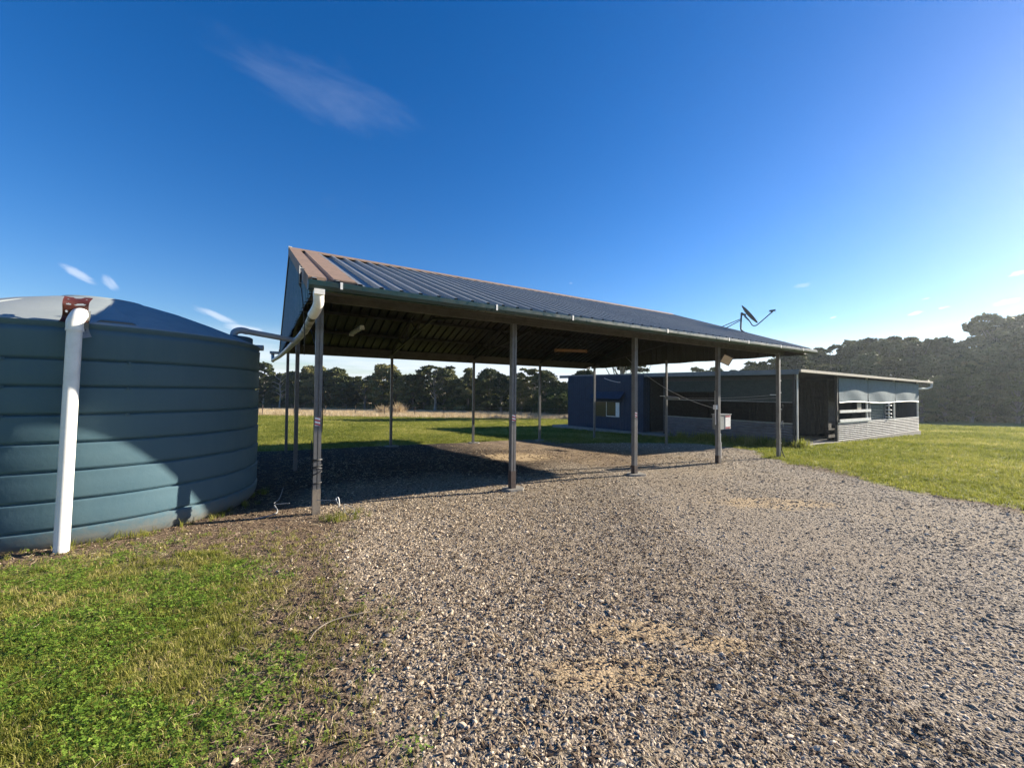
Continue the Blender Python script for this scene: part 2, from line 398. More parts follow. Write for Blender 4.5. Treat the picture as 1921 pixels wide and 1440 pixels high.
# ------------------------------------------------------------------ mesh builder
class MB:
    def __init__(s): s.v = []; s.f = []; s.smooth = []
    def add(s, verts, faces, sm=False):
        k = len(s.v); s.v += [tuple(q) for q in verts]
        s.f += [tuple(i + k for i in f) for f in faces]; s.smooth += [sm] * len(faces)
        return s
    def box(s, a, b, bevel=0):
        x0, y0, z0 = a; x1, y1, z1 = b
        vs = [(x, y, z_) for z_ in (z0, z1) for y in (y0, y1) for x in (x0, x1)]
        return s.add(vs, [(0, 2, 3, 1), (4, 5, 7, 6), (0, 1, 5, 4), (2, 6, 7, 3), (0, 4, 6, 2), (1, 3, 7, 5)])
    def bar(s, p, q, w, h=None, up=(0, 0, 1)):
        """rectangular bar from p to q, w across, h along up"""
        h = h or w; p = Vector(p); q = Vector(q); d = (q - p).normalized(); up = Vector(up)
        if abs(d.dot(up)) > 0.98: up = Vector((1, 0, 0))
        a = d.cross(up).normalized() * w / 2; c = a.cross(d).normalized() * h / 2
        vs = [e + i * a + j * c for e in (p, q) for i, j in ((-1, -1), (1, -1), (1, 1), (-1, 1))]
        return s.add(vs, [(3, 2, 1, 0), (4, 5, 6, 7), (0, 1, 5, 4), (1, 2, 6, 5), (2, 3, 7, 6), (3, 0, 4, 7)])
    def tube(s, pts, r, n=8, caps=True):
        pts = [Vector(q) for q in pts]; rs = r if isinstance(r, (list, tuple)) else [r] * len(pts)
        t0 = (pts[1] - pts[0]).normalized()
        a = t0.orthogonal().normalized()
        rings = []
        for i, q in enumerate(pts):
            t = ((pts[min(i + 1, len(pts) - 1)] - pts[max(i - 1, 0)]).normalized())
            a = (a - t * a.dot(t)).normalized(); b_ = t.cross(a)
            rings.append([q + (a * math.cos(6.28318 * k / n) + b_ * math.sin(6.28318 * k / n)) * rs[i] for k in range(n)])
        vs = [p_ for rr in rings for p_ in rr]; fs = []
        for i in range(len(pts) - 1):
            for k in range(n):
                fs.append((i * n + k, i * n + (k + 1) % n, (i + 1) * n + (k + 1) % n, (i + 1) * n + k))
        s.add(vs, fs, True)
        if caps:
            s.add(rings[0], [tuple(range(n - 1, -1, -1))]); s.add(rings[-1], [tuple(range(n))])
        return s
    def lathe(s, prof, n=48, centre=(0, 0, 0), sm=True):
        cx, cy, cz = centre; vs = []; fs = []
        for r_, z_ in prof:
            for k in range(n):
                vs.append((cx + r_ * math.cos(6.28318530718 * k / n), cy + r_ * math.sin(6.28318530718 * k / n), cz + z_))
        for i in range(len(prof) - 1):
            for k in range(n):
                fs.append((i * n + k, i * n + (k + 1) % n, (i + 1) * n + (k + 1) % n, (i + 1) * n + k))
        return s.add(vs, fs, sm)
    def mesh(s, name, mat):
        me = bpy.data.meshes.new(name)
        me.from_pydata(s.v, [], s.f)
        me.polygons.foreach_set('use_smooth', s.smooth)
        if mat: me.materials.append(mat)
        me.update()
        return me
    def build(s, name, mat, parent=None, loc=None):
        o = bpy.data.objects.new(name, s.mesh(name, mat))
        C.objects.link(o)
        if parent: o.parent = parent
        if loc is not None: o.location = loc
        return o
def tag(o, label=None, cat=None, group=None, kind=None):
    if label: o['label'] = label
    if cat: o['category'] = cat
    if group: o['group'] = group
    if kind: o['kind'] = kind
    return o
def empty(name, loc=(0, 0, 0), rz=0.0):
    o = bpy.data.objects.new(name, None); C.objects.link(o)
    o.location = loc; o.rotation_euler = (0, 0, rz); o.empty_display_size = 0.2
    return o
def arc_pts(pts, n=8):
    """Catmull-Rom through the points"""
    P = [Vector(p) for p in pts]; P = [2 * P[0] - P[1]] + P + [2 * P[-1] - P[-2]]; out = []
    for i in range(1, len(P) - 2):
        for k in range(n):
            t = k / n; a, b_, c, d = P[i - 1], P[i], P[i + 1], P[i + 2]
            out.append(0.5 * ((2 * b_) + (c - a) * t + (2 * a - 5 * b_ + 4 * c - d) * t * t + (3 * b_ - a - 3 * c + d) * t ** 3))
    out.append(P[-2]); return out

# ------------------------------------------------------------------ ground
def axis(lo, hi, fine0, fine1, step, grow=1.13):
    a = list(np.arange(fine0, fine1 + 1e-6, step)); s_ = step; x = fine1
    while x < hi: s_ *= grow; x += s_; a.append(min(x, hi))
    s_ = step; x = fine0; b_ = []
    while x > lo: s_ *= grow; x -= s_; b_.append(max(x, lo))
    return np.array(b_[::-1] + a)
xs = axis(-1500, 1500, -7.0, 13.0, 0.10); ys = axis(-60, 3000, 0.6, 17.0, 0.10)
GX, GY = np.meshgrid(xs, ys)
fx, fy = GX.ravel(), GY.ravel()
fz = gz(fx, fy)
nx, ny = len(xs), len(ys)
me = bpy.data.meshes.new('ground')
idx = np.arange(nx * ny).reshape(ny, nx)
q = np.stack([idx[:-1, :-1], idx[:-1, 1:], idx[1:, 1:], idx[1:, :-1]], -1).reshape(-1, 4)
me.vertices.add(nx * ny); me.vertices.foreach_set('co', np.stack([fx, fy, fz], 1).ravel())
me.loops.add(q.size); me.loops.foreach_set('vertex_index', q.ravel())
me.polygons.add(len(q)); me.polygons.foreach_set('loop_start', np.arange(0, q.size, 4))
me.polygons.foreach_set('use_smooth', np.ones(len(q), bool))
me.update(calc_edges=True)
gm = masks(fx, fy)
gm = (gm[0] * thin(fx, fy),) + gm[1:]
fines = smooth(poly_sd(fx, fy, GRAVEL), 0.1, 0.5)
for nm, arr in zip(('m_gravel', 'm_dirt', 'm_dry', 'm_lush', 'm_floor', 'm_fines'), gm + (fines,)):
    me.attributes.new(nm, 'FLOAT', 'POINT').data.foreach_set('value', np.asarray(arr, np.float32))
ground = bpy.data.objects.new('ground', me); C.objects.link(ground)
tag(ground, kind='structure')
m, nt, b = new_mat('ground_soil_grass_gravel')
co = N(nt, 'ShaderNodeTexCoord').outputs['Object']
def attr(nm): return N(nt, 'ShaderNodeAttribute', attribute_name=nm).outputs['Fac']
big = tex(nt, co, 0.35, 5, 0.6).outputs[0]; mid = tex(nt, co, 2.2, 6, 0.7).outputs[0]
fine = tex(nt, co, 26, 5, 0.75).outputs[0]; vfine = tex(nt, co, 95, 3, 0.7).outputs[0]
grass_c = mixc(nt, rng_map(nt, mid, 0.3, 0.7), (0.175, 0.185, 0.045), (0.29, 0.26, 0.10))
grass_c = mixc(nt, rng_map(nt, big, 0.40, 0.62), grass_c, (0.225, 0.26, 0.044))
grass_c = mixc(nt, mathn(nt, 'MULTIPLY', attr('m_lush'), 0.5), grass_c, (0.20, 0.25, 0.04))
grass_c = mixc(nt, rng_map(nt, fine, 0.35, 0.7, 0, 0.55), grass_c, (0.11, 0.11, 0.032))
dry_c = mixc(nt, rng_map(nt, mid, 0.3, 0.7), (0.50, 0.38, 0.23), (0.38, 0.29, 0.16))
dirt_c = mixc(nt, rng_map(nt, fine, 0.3, 0.7), (0.115, 0.075, 0.048), (0.20, 0.145, 0.10))
dirt_c = mixc(nt, rng_map(nt, vfine, 0.55, 0.75, 0, 0.6), dirt_c, (0.33, 0.26, 0.18))
fines_c = mixc(nt, rng_map(nt, vfine, 0.3, 0.7), (0.17, 0.125, 0.085), (0.37, 0.295, 0.21))
vor = N(nt, 'ShaderNodeTexVoronoi'); vor.inputs['Scale'].default_value = 52; nt.links.new(co, vor.inputs['Vector'])
vs_ = N(nt, 'ShaderNodeSeparateColor'); nt.links.new(vor.outputs['Color'], vs_.inputs[0])
grav_c = mixc(nt, rng_map(nt, vs_.outputs[0], 0.0, 1.0), (0.21, 0.178, 0.14), (0.52, 0.44, 0.345))
grav_c = mixc(nt, rng_map(nt, vor.outputs['Distance'], 0.35, 0.75, 0, 0.8), grav_c, (0.085, 0.068, 0.052))
grav_c = mixc(nt, rng_map(nt, big, 0.42, 0.62, 0, 0.55), grav_c, (0.33, 0.26, 0.18))
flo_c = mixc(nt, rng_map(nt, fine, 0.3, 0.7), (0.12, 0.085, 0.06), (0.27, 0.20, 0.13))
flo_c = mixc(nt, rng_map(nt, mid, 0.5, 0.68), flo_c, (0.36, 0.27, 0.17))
floor_shade_c = mixc(nt, rng_map(nt, fine, 0.3, 0.7), (0.020, 0.015, 0.012), (0.050, 0.037, 0.028))  # deep shade under the left bays, painted into the floor as near-black
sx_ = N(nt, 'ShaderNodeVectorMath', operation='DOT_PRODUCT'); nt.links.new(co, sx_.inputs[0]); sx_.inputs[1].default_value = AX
flo_c = mixc(nt, rng_map(nt, sx_.outputs['Value'], O.dot(AX) + 6.6, O.dot(AX) + 4.6), flo_c, floor_shade_c)
c = mixc(nt, attr('m_dry'), grass_c, dry_c)
c = mixc(nt, attr('m_dirt'), c, dirt_c)
c = mixc(nt, attr('m_fines'), c, fines_c)
c = mixc(nt, attr('m_gravel'), c, grav_c)
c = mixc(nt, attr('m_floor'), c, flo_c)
def blob(cx, cy, rx, ry, soft=0.5):
    mp = N(nt, 'ShaderNodeMapping')
    mp.inputs['Location'].default_value = (-cx / rx, -cy / ry, 0); mp.inputs['Scale'].default_value = (1 / rx, 1 / ry, 0)
    nt.links.new(co, mp.inputs[0])
    L = N(nt, 'ShaderNodeVectorMath', operation='LENGTH'); nt.links.new(mp.outputs[0], L.inputs[0])
    d = mathn(nt, 'ADD', L.outputs['Value'], mathn(nt, 'MULTIPLY', mathn(nt, 'SUBTRACT', mid, 0.5), 2.2))
    return rng_map(nt, d, 1.15, 0.75)
SAND = [(0.52, 2.22, 0.42, 0.16), (1.25, 2.50, 0.24, 0.10), (0.85, 2.65, 0.35, 0.14), (3.9, 6.1, 0.9, 0.35), (0.2, 11.2, 0.9, 0.9)]
for s_ in SAND:
    c = mixc(nt, mathn(nt, 'MULTIPLY', blob(*s_), 0.97), c, mixc(nt, rng_map(nt, vfine, 0.3, 0.7), (0.30, 0.21, 0.12), (0.52, 0.40, 0.25)))
nt.links.new(c, b.inputs['Base Color'])
b.inputs['Roughness'].default_value = 0.95; b.inputs['Specular IOR Level'].default_value = 0.15
hgt = mathn(nt, 'ADD', mathn(nt, 'MULTIPLY', fine, 0.7), mathn(nt, 'MULTIPLY', vor.outputs['Distance'], -0.5))
hgt = mathn(nt, 'ADD', hgt, mathn(nt, 'MULTIPLY', vfine, 0.4))
bp = N(nt, 'ShaderNodeBump'); bp.inputs['Strength'].default_value = 0.9; bp.inputs['Distance'].default_value = 0.022
nt.links.new(hgt, bp.inputs['Height']); nt.links.new(bp.outputs[0], b.inputs['Normal'])
me.materials.append(m)

# ------------------------------------------------------------------ rainwater tank
TC = Vector((-5.54, 5.44, 0)); TG = 0.13
tank = empty('rainwater_tank', (TC.x, TC.y, TG))
tag(tank, 'large round blue-green plastic rainwater tank with ribbed wall and pale domed top', 'water tank')
prof = [(1.66, -0.08), (1.73, 0.00), (1.775, 0.05), (1.792, 0.10)]
grooves = [0.22, 0.50, 0.79, 1.07, 1.35, 1.63, 1.90]
zc = 0.16
for gz_ in grooves:
    prof += [(1.799, gz_ - 0.10), (1.803, gz_ - 0.03), (1.805, gz_ - 0.008), (1.804, gz_ - 0.003), (1.750, gz_ - 0.001), (1.748, gz_ + 0.010), (1.788, gz_ + 0.022), (1.797, gz_ + 0.045)]
prof += [(1.805, 2.17), (1.806, 2.215), (1.785, 2.222), (1.782, 2.235), (1.80, 2.25), (1.802, 2.285)]
MB().lathe(prof, 128).build('tank_wall', M['tank'], tank)
dprof = [(1.80, 2.283), (1.785, 2.300), (1.74, 2.318), (1.55, 2.42), (1.2, 2.585), (0.85, 2.735), (0.55, 2.835), (0.42, 2.86), (0.40, 2.89), (0.32, 2.90), (0.0001, 2.905)]
dprof = [(r_, 2.30 + (z_ - 2.30) * 0.84 if z_ > 2.30 else z_) for r_, z_ in dprof]
MB().lathe(dprof, 96).build('domed_top', M['tank_top'], tank)
# raised radial scallops round the dome edge
for a in (-58, 20, 80, 140, 200, 258):
    mb = MB(); n_ = 10; vs = []; fs = []
    for i in range(n_ + 1):
        t = i / n_; rr = 1.72 - 0.75 * t; zb = np.interp(rr, [d[0] for d in dprof[::-1]], [d[1] for d in dprof[::-1]])
        w_ = 0.16 * (1 - t) + 0.012; h_ = 0.018 * (1 - t) ** 0.6
        for j, (s1, hh) in enumerate(((-1, -0.01), (-0.7, h_), (0.7, h_), (1, -0.01))):
            ang = R(a + 17)
            vs.append(((rr) * math.cos(ang) - s1 * w_ * math.sin(ang), rr * math.sin(ang) + s1 * w_ * math.cos(ang), zb + hh))
    for i in range(n_):
        for j in range(3): fs.append((4 * i + j, 4 * i + j + 1, 4 * i + 5 + j, 4 * i + 4 + j))
    fs.append((0, 1, 2, 3))
    mb.add(vs, fs, True).build('dome_rib', M['tank_top'], tank)
ix, iy = (-4.42 - TC.x, 6.30 - TC.y)
MB().lathe([(0.30, 2.22), (0.30, 2.44), (0.27, 2.455), (0.0001, 2.46)], 28, (ix, iy, 0)).build('inlet_housing', M['tank'], tank)
MB().tube([(ix + 0.30, iy + 0.12, 2.30), (ix + 0.42, iy + 0.165, 2.30)], 0.045, 14).build('overflow_stub', M['pvc_grey'], tank)
# clip lugs on the seams
for a_ in (R(-52), R(-38), R(-66)):
    for gz_ in (1.63, 1.90, 1.35):
        p = Vector((1.806 * math.cos(a_), 1.806 * math.sin(a_), gz_))
        MB().bar(p - Vector((0, 0, .012)), p + Vector((0, 0, .012)), 0.03, 0.02).build('seam_lug', M['tank'], tank)

# white overflow pipe leaning on the tank
pp = empty('tank_downpipe', (-4.31, 3.90, gzf(-4.31, 3.90)))
tag(pp, 'tall white plastic pipe leaning up the front of the blue-green water tank', 'pipe')
b0 = Vector((0, 0, -0.04)); t0 = Vector((-0.01, 0.065, 2.17))
MB().tube([b0, t0], 0.056, 24).build('pipe', M['pvc'], pp)
e = [t0 + Vector((0, 0, -0.02)), t0 + Vector((0, 0.0, 0.05)), t0 + Vector((0.01, 0.012, 0.10)), t0 + Vector((0.0, 0.04, 0.135)), t0 + Vector((-0.02, 0.085, 0.145))]
MB().tube(arc_pts(e, 4), 0.063, 24).tube([t0 + Vector((0, 0, -0.035)), t0 + Vector((0, 0, -0.01))], 0.066, 24).build('elbow', M['pvc'], pp)

# perforated rusty plate standing on the tank rim, at the pipe's head
pl = empty('rusty_bracket', (-4.40, 4.10, 2.46))
tag(pl, 'rusty red perforated steel bracket bent over the tank rim above the white pipe', 'bracket')
def perforated(w, h, nu, nv, holes, bend, thick=0.006):
    vs = []; fs = []
    for j in range(nv + 1):
        for i in range(nu + 1):
            x_ = (i / nu - 0.5) * w; z_ = j / nv * h
            x2 = x_ * (1.0 - 0.10 * math.sin(z_ / h * 3.1)); vs.append((x2, bend(z_ / h) + 0.015 * math.cos(x_ / w * 3.1), z_ + 0.012 * math.sin(x_ * 16)))
    for j in range(nv):
        for i in range(nu):
            cx_ = ((i + 0.5) / nu - 0.5); cz_ = (j + 0.5) / nv
            if any(((cx_ - hx) / rx) ** 2 + ((cz_ - hz) / rz) ** 2 < 1 for hx, hz, rx, rz in holes): continue
            k = j * (nu + 1) + i; fs.append((k, k + 1, k + nu + 2, k + nu + 1))
    n0 = len(vs); vs2 = vs + [(x_, y_ + thick, z_) for x_, y_, z_ in vs]
    from collections import Counter
    ed = Counter()
    for f_ in fs:
        for a_, b_ in zip(f_, f_[1:] + f_[:1]): ed[(min(a_, b_), max(a_, b_))] += 1
    f2 = list(fs) + [tuple(i + n0 for i in f_[::-1]) for f_ in fs]
    for f_ in fs:
        for a_, b_ in zip(f_, f_[1:] + f_[:1]):
            if ed[(min(a_, b_), max(a_, b_))] == 1: f2.append((a_, a_ + n0, b_ + n0, b_))
    return MB().add(vs2, f2)
hl = [(-0.33, 0.86, .035, .022), (0.33, 0.86, .035, .022), (-0.27, 0.64, .10, .032), (0.16, 0.62, .22, .036), (-0.36, 0.42, .055, .03), (0.36, 0.40, .055, .03), (0.02, 0.38, .14, .045), (0.0, 1.0, .18, .07)]
po = perforated(0.235, 0.29, 44, 44, hl, lambda t: 0.05 * math.sin(t * 7)).build('plate', M['rust'], pl, (0.06, -0.13, -0.05))
po.rotation_euler = (R(-12), R(4), R(38)); po.scale = (0.84, 0.84, 0.95)
po2 = perforated(0.10, 0.26, 16, 30, [(0, .3, .3, .05), (0, .6, .3, .05)], lambda t: 0.03 * math.sin(t * 5)).build('side_flange', M['galv'], pl, (0.11, -0.06, -0.20))
po2.rotation_euler = (0, R(-6), R(70))

# ------------------------------------------------------------------ carport
BAY, WID = 3.0276, 7.614
HE, HR, OHL, OHR, OHN = 3.013, 4.709, 0.19, 0.305, 0.70
SL = (HR - HE) / (WID / 2 + OHN)
def roofz(v): return HE + SL * ((v + OHN) if v <= WID / 2 else (WID + OHN - v))
cp = empty('carport', (O.x, O.y, 0), TH)
tag(cp, 'open steel carport with gabled ribbed metal roof on slender posts over the gravel', 'carport')
def lg(u, v): p = W(u, v); return gzf(p.x, p.y)
def make_post(u, v, top, rot=0.0, base=None, tape=None, foot=False, w=0.088):
    g0 = lg(u, v)
    mb = MB(); h = w / 2
    mb.box((-h, -h, 0), (-0.006, h, top - g0)); mb.box((0.006, -h, 0), (h, h, top - g0)); mb.box((-0.006, -h + 0.012, 0), (0.006, h - 0.012, top - g0 - 0.002))
    o = mb.build('post', M['post'], cp, (u, v, g0)); o.rotation_euler = (0, 0, rot)
    if base:
        mat_, hh = base
        MB().box((-h - 0.004, -h - 0.004, -0.03), (h + 0.004, h + 0.004, hh)).build('post_foot', mat_, o)
    if tape is not None:
        MB().box((-h * 0.82, -h - 0.003, -0.055), (h * 0.6, -h - 0.0006, 0.055)).build('reflective_tape', M['tape'], o, (0, 0, tape - g0))
    if foot:
        mb = MB(); n_ = 11; vs = []
        for i in range(n_):
            a_ = 6.283 * i / n_; r_ = 0.15 * (1 + 0.4 * random.random())
            vs.append((r_ * math.cos(a_) * 1.15 + 0.03, r_ * math.sin(a_), 0.035)); 
        vs += [(x_ * 1.15, y_ * 1.15, -0.05) for x_, y_, _ in vs]
        mb.add(vs, [tuple(range(n_))] + [(i, i + n_, (i + 1) % n_ + n_, (i + 1) % n_) for i in range(n_)])
        mb.build('footing', M['concrete'], o)
    return o
PT = 2.93
post1 = make_post(0, 0, PT, 0, (M['timber'], 0.33), 1.35)
post2 = make_post(BAY, 0, PT, 0, (M['post_base'], 0.33), 1.32, True)
post3 = make_post(2 * BAY, 0, PT, 0, (M['post_base'], 0.20), 1.31, True)
post4 = make_post(3 * BAY, 0, PT, 0, (M['post_base'], 0.20))
post5 = make_post(4 * BAY, 0, 2.93, 0, None)
for i in range(5): make_post(i * BAY, WID, PT, 0, None, None, i in (1, 2, 3), 0.075)
make_post(0, WID / 2, 3.0, 0, None, None, False, 0.075)
make_post(4 * BAY, WID / 2, 3.0, 0, None, None, False, 0.062)
MB().box((-0.085, -0.06, 0), (0.06, 0.06, 0.02)).box((-0.07, -0.05, 0.02), (0.03, 0.05, 0.045)).build('post_cap', M['galv'], cp, (4 * BAY, 0, 2.932))
U0, U1 = -OHL, 4 * BAY + OHR
# eave beams: channel with lips
for v in (0, WID):
    MB().box((U0 + 0.02, v - 0.035, PT + 0.001), (U1 - 0.02, v - 0.029, 3.115)).box((U0 + 0.02, v - 0.029, PT + 0.003), (U1 - 0.02, v + 0.03, PT + 0.009)) \
        .box((U0 + 0.02, v - 0.029, 3.107), (U1 - 0.02, v + 0.03, 3.113)).build('eave_beam', M['beam'], cp)
# outer fascia channel that carries the gutter
for v, s in ((-OHN + 0.10, -1), (WID + OHN - 0.10, 1)):
    MB().box((U0 + 0.01, v - 0.012, 2.905), (U1 - 0.01, v + 0.012, roofz(v) - 0.012)).build('fascia', M['beam'], cp)
# purlins
for side in (0, 1):
    for k in range(5):
        v = -OHN + 0.35 + k * (WID / 2 + OHN - 0.5) / 4
        if side: v = WID - v
        zt = roofz(v) - 0.012
        mb = MB(); mb.bar((U0 + 0.03, v, zt - 0.035), (U1 - 0.03, v, zt - 0.035), 0.05, 0.06)
        mb.build('purlin', M['truss'], cp)
# trusses at every post line
def truss(u):
    mb = MB(); hv = WID / 2
    top = lambda v: roofz(v) - 0.125
    bot = lambda v: PT + 0.06 + (0.62 * (v / hv) if v <= hv else 0.62 * (WID - v) / hv)
    for a_, b_ in ((-OHN + 0.15, hv), (hv, WID + OHN - 0.15)):
        mb.bar((u, a_, top(a_)), (u, b_, top(b_)), 0.05, 0.06)
    for a_, b_ in ((0, hv), (hv, WID)):
        mb.bar((u, a_, bot(a_)), (u, b_, bot(b_)), 0.05, 0.05)
    n_ = 6
    for s in (0, 1):
        prev = None
        for k in range(n_ + 1):
            t = k / n_; v = hv * t
            if s: v = WID - v
            p = (u, v, (top if k % 2 else bot)(v))
            if prev and (top(v) - bot(v)) > 0.05: mb.bar(prev, p, 0.032, 0.032)
            prev = p
    mb.bar((u, hv, bot(hv)), (u, hv, top(hv)), 0.04, 0.04)
    return mb.build('truss', M['truss'], cp)
for i in range(5): truss(i * BAY + (0.0 if 0 < i < 4 else (0.06 if i == 0 else -0.06)))
# ribbed roof sheets: real trapezoid ribs, three pans to a sheet
PITCH = 0.252
def rib_profile(n_pans, rib=0.052):
    pr = [(-0.036, 0.0), (-0.022, rib), (0.022, rib), (0.036, 0.0)]
    for k in range(1, n_pans + 1):
        x_ = k * PITCH
        pr += [(x_ - PITCH * 0.5 - 0.006, 0.0), (x_ - PITCH * 0.5, 0.004), (x_ - PITCH * 0.5 + 0.006, 0.0)]
        if k < n_pans: pr += [(x_ - 0.036, 0.0), (x_ - 0.022, rib), (x_ + 0.022, rib), (x_ + 0.036, 0.0)]
        else: pr += [(x_ - 0.031, 0.0005)]
    return pr
def sheet_mesh(n_pans, side, wob=0.0):
    pr = rib_profile(n_pans); vs = []
    v0, v1 = (-OHN - 0.045, WID / 2 - 0.015) if side == 0 else (WID + OHN + 0.045, WID / 2 + 0.015)
    for v in (v0, v1):
        for x_, h_ in pr: vs.append((x_, v, roofz(v) + h_))
    n_ = len(pr); fs = [(i, i + 1, n_ + i + 1, n_ + i) for i in range(n_ - 1)]
    if side: fs = [f_[::-1] for f_ in fs]
    return MB().add(vs, fs).mesh('roof_sheet', M['roof'])
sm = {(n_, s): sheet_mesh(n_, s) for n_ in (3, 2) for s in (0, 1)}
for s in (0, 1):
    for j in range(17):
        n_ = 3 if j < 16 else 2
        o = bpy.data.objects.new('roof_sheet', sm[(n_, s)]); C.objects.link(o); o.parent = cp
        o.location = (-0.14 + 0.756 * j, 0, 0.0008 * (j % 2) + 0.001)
# gable cladding, cut to the roof line
def gable(u, outward, pale):
    v = -OHN + 0.12
    while v < WID + OHN - 0.14:
        pr = rib_profile(3, 0.026); vs = []; keep = [(v + x_, h_) for x_, h_ in pr if v + x_ < WID + OHN - 0.12]
        # break the profile at the ridge so the top edge follows it
        for zi in (0, 1):
            for x_, h_ in keep:
                zt = roofz(x_) - 0.03
                vs.append((u + outward * (h_ + 0.0015 * (int(round(v / 0.756)) % 2)), x_, 2.895 + 0.008 * math.sin(x_ * 5) if zi == 0 else max(zt, 2.92)))
        n_ = len(keep)
        fs = [(i, i + 1, n_ + i + 1, n_ + i) for i in range(n_ - 1)]
        if outward > 0: fs = [f_ for f_ in fs]
        else: fs = [f_[::-1] for f_ in fs]
        MB().add(vs, fs).build('gable_sheet', M['gable_blue'], cp)
        v += 0.756
gable(U0 + 0.03, -1, True)
gable(U1 - 0.03, 1, False)
# barge flashings: left rake has two tan strips either side of a bare rib
def strip(u0, u1, h, name='barge_flashing', mat=M['tan'], ragged=0.0, v0=-OHN + 0.03, v1=WID / 2 - 0.02, n_=26, drop=0.0):
    vs = []; fs = []
    for i in range(n_ + 1):
        v = v0 + (v1 - v0) * i / n_
        r_ = ragged * (random.random() - 0.5)
        for (u, hh) in ((u0, h - drop), (u0 + 0.002, h), (u1 + r_, h), (u1 + r_, h - 0.03)):
            vs.append((u, v, roofz(v) + hh))
    for i in range(n_):
        for j in range(3): fs.append((4 * i + j, 4 * i + j + 1, 4 * i + 5 + j, 4 * i + 4 + j))
    fs += [(0, 1, 2, 3)]
    return MB().add(vs, fs).build(name, mat, cp)
strip(-0.205, -0.005, 0.060, drop=0.17)
strip(0.075, 0.330, 0.062, ragged=0.035)
strip(-0.205, -0.0, 0.060, v0=WID + OHN - 0.03, v1=WID / 2 + 0.02, drop=0.17)
MB().box((0.0, -OHN - 0.02, roofz(-OHN) - 0.005), (0.33, -OHN + 0.03, roofz(-OHN) + 0.047)).build('flashing_end_stop', M['black'], cp)
strip(U1 - 0.12, U1 + 0.012, 0.058, mat=M['gutter'], drop=0.16, v0=-OHN - 0.02)
strip(U1 - 0.12, U1 + 0.012, 0.058, mat=M['gutter'], drop=0.16, v0=WID + OHN + 0.02, v1=WID / 2 + 0.02)
# ridge capping with a slightly dressed lower edge
vs = []; fs = []; n_ = 100
for i in range(n_ + 1):
    u = U0 - 0.015 + (U1 - U0 - 0.02) * i / n_
    wob = 0.012 * (random.random() - 0.5)
    for dv in (-0.17, -0.165, 0.0, 0.165, 0.17):
        v = WID / 2 + dv * (1 + wob * 3)
        vs.append((u, v, roofz(v) + (0.060 if abs(dv) != 0.17 else 0.040) + (0.018 if dv == 0 else 0)))
for i in range(n_):
    for j in range(4): fs.append((5 * i + j, 5 * i + j + 5, 5 * i + j + 6, 5 * i + j + 1))
MB().add(vs, fs).build('ridge_cap', M['tan'], cp)
MB().box((-0.02, -0.03, -0.05), (0.05, 0.03, 0.03)).build('ridge_end_cap', M['white'], cp, (U0 - 0.005, WID / 2, HR + 0.05))
# gutters: quad-profile trough with strap brackets
def gutter(v, s):
    mb = MB(); prof_ = [(0.0, 0.105), (0.0, 0.0), (0.055, -0.008), (0.105, 0.0), (0.122, 0.04), (0.122, 0.088), (0.110, 0.10), (0.118, 0.088), (0.110, 0.012), (0.012, 0.012), (0.012, 0.105)]
    vs = [(u, v + s * a_, 2.905 + h_) for u in (U0 - 0.02, U1 + 0.03) for a_, h_ in prof_]
    n_ = len(prof_); fs = [(i, (i + 1) % n_, n_ + (i + 1) % n_, n_ + i) for i in range(n_)]
    mb.add(vs, fs); 
    for u in (U0 - 0.02, U1 + 0.03): mb.box((u - 0.003, min(v, v + s * 0.12), 2.90), (u + 0.003, max(v, v + s * 0.12), 3.0))
    o = mb.build('gutter', M['gutter'], cp)
    for u in (0.12, 2.2, 3.62, 6.0, 8.1, 8.9, 10.4, 11.6):
        b_ = MB().box((u, v + s * 0.1225, 2.93), (u + 0.028, v + s * 0.1255, 3.01)).box((u, v + s * 0.05, 3.008), (u + 0.028, v + s * 0.124, 3.012))
        b_.build('gutter_strap', M['white'], o)
gutter(-OHN - 0.03, -1); gutter(WID + OHN + 0.03, 1)

# lights under the roof
def tube_light(loc, rz, label, mat, L=1.25, rx=0.0):
    t = empty('batten_light', W(*loc), TH + rz)
    tag(t, label, 'light', 'batten lights under the carport roof')
    MB().box((-L / 2, -0.035, 0), (L / 2, 0.035, 0.035)).build('batten', mat, t)
    MB().tube([(-L / 2 + 0.05, -0.022, -0.022), (L / 2 - 0.05, -0.022, -0.022)], 0.013, 10).tube([(-L / 2 + 0.05, 0.022, -0.022), (L / 2 - 0.05, 0.022, -0.022)], 0.013, 10).build('tube', mat, t)
    for s in (-1, 1): MB().box((-0.02, -0.045, -0.045), (0.02, 0.045, 0.002)).build('end_holder', mat, t, (s * (L / 2 - 0.02), 0, 0))
    t.rotation_euler.x = rx
    return t
tube_light((0.98, 2.75, 2.98), R(90), 'white twin tube batten light under the roof behind the first carport post', M['white'], 1.1)
tube_light((6.75, 2.9, 2.95), R(-20), 'amber batten light hanging under the roof right of the second carport post', M['amber'], 0.95)

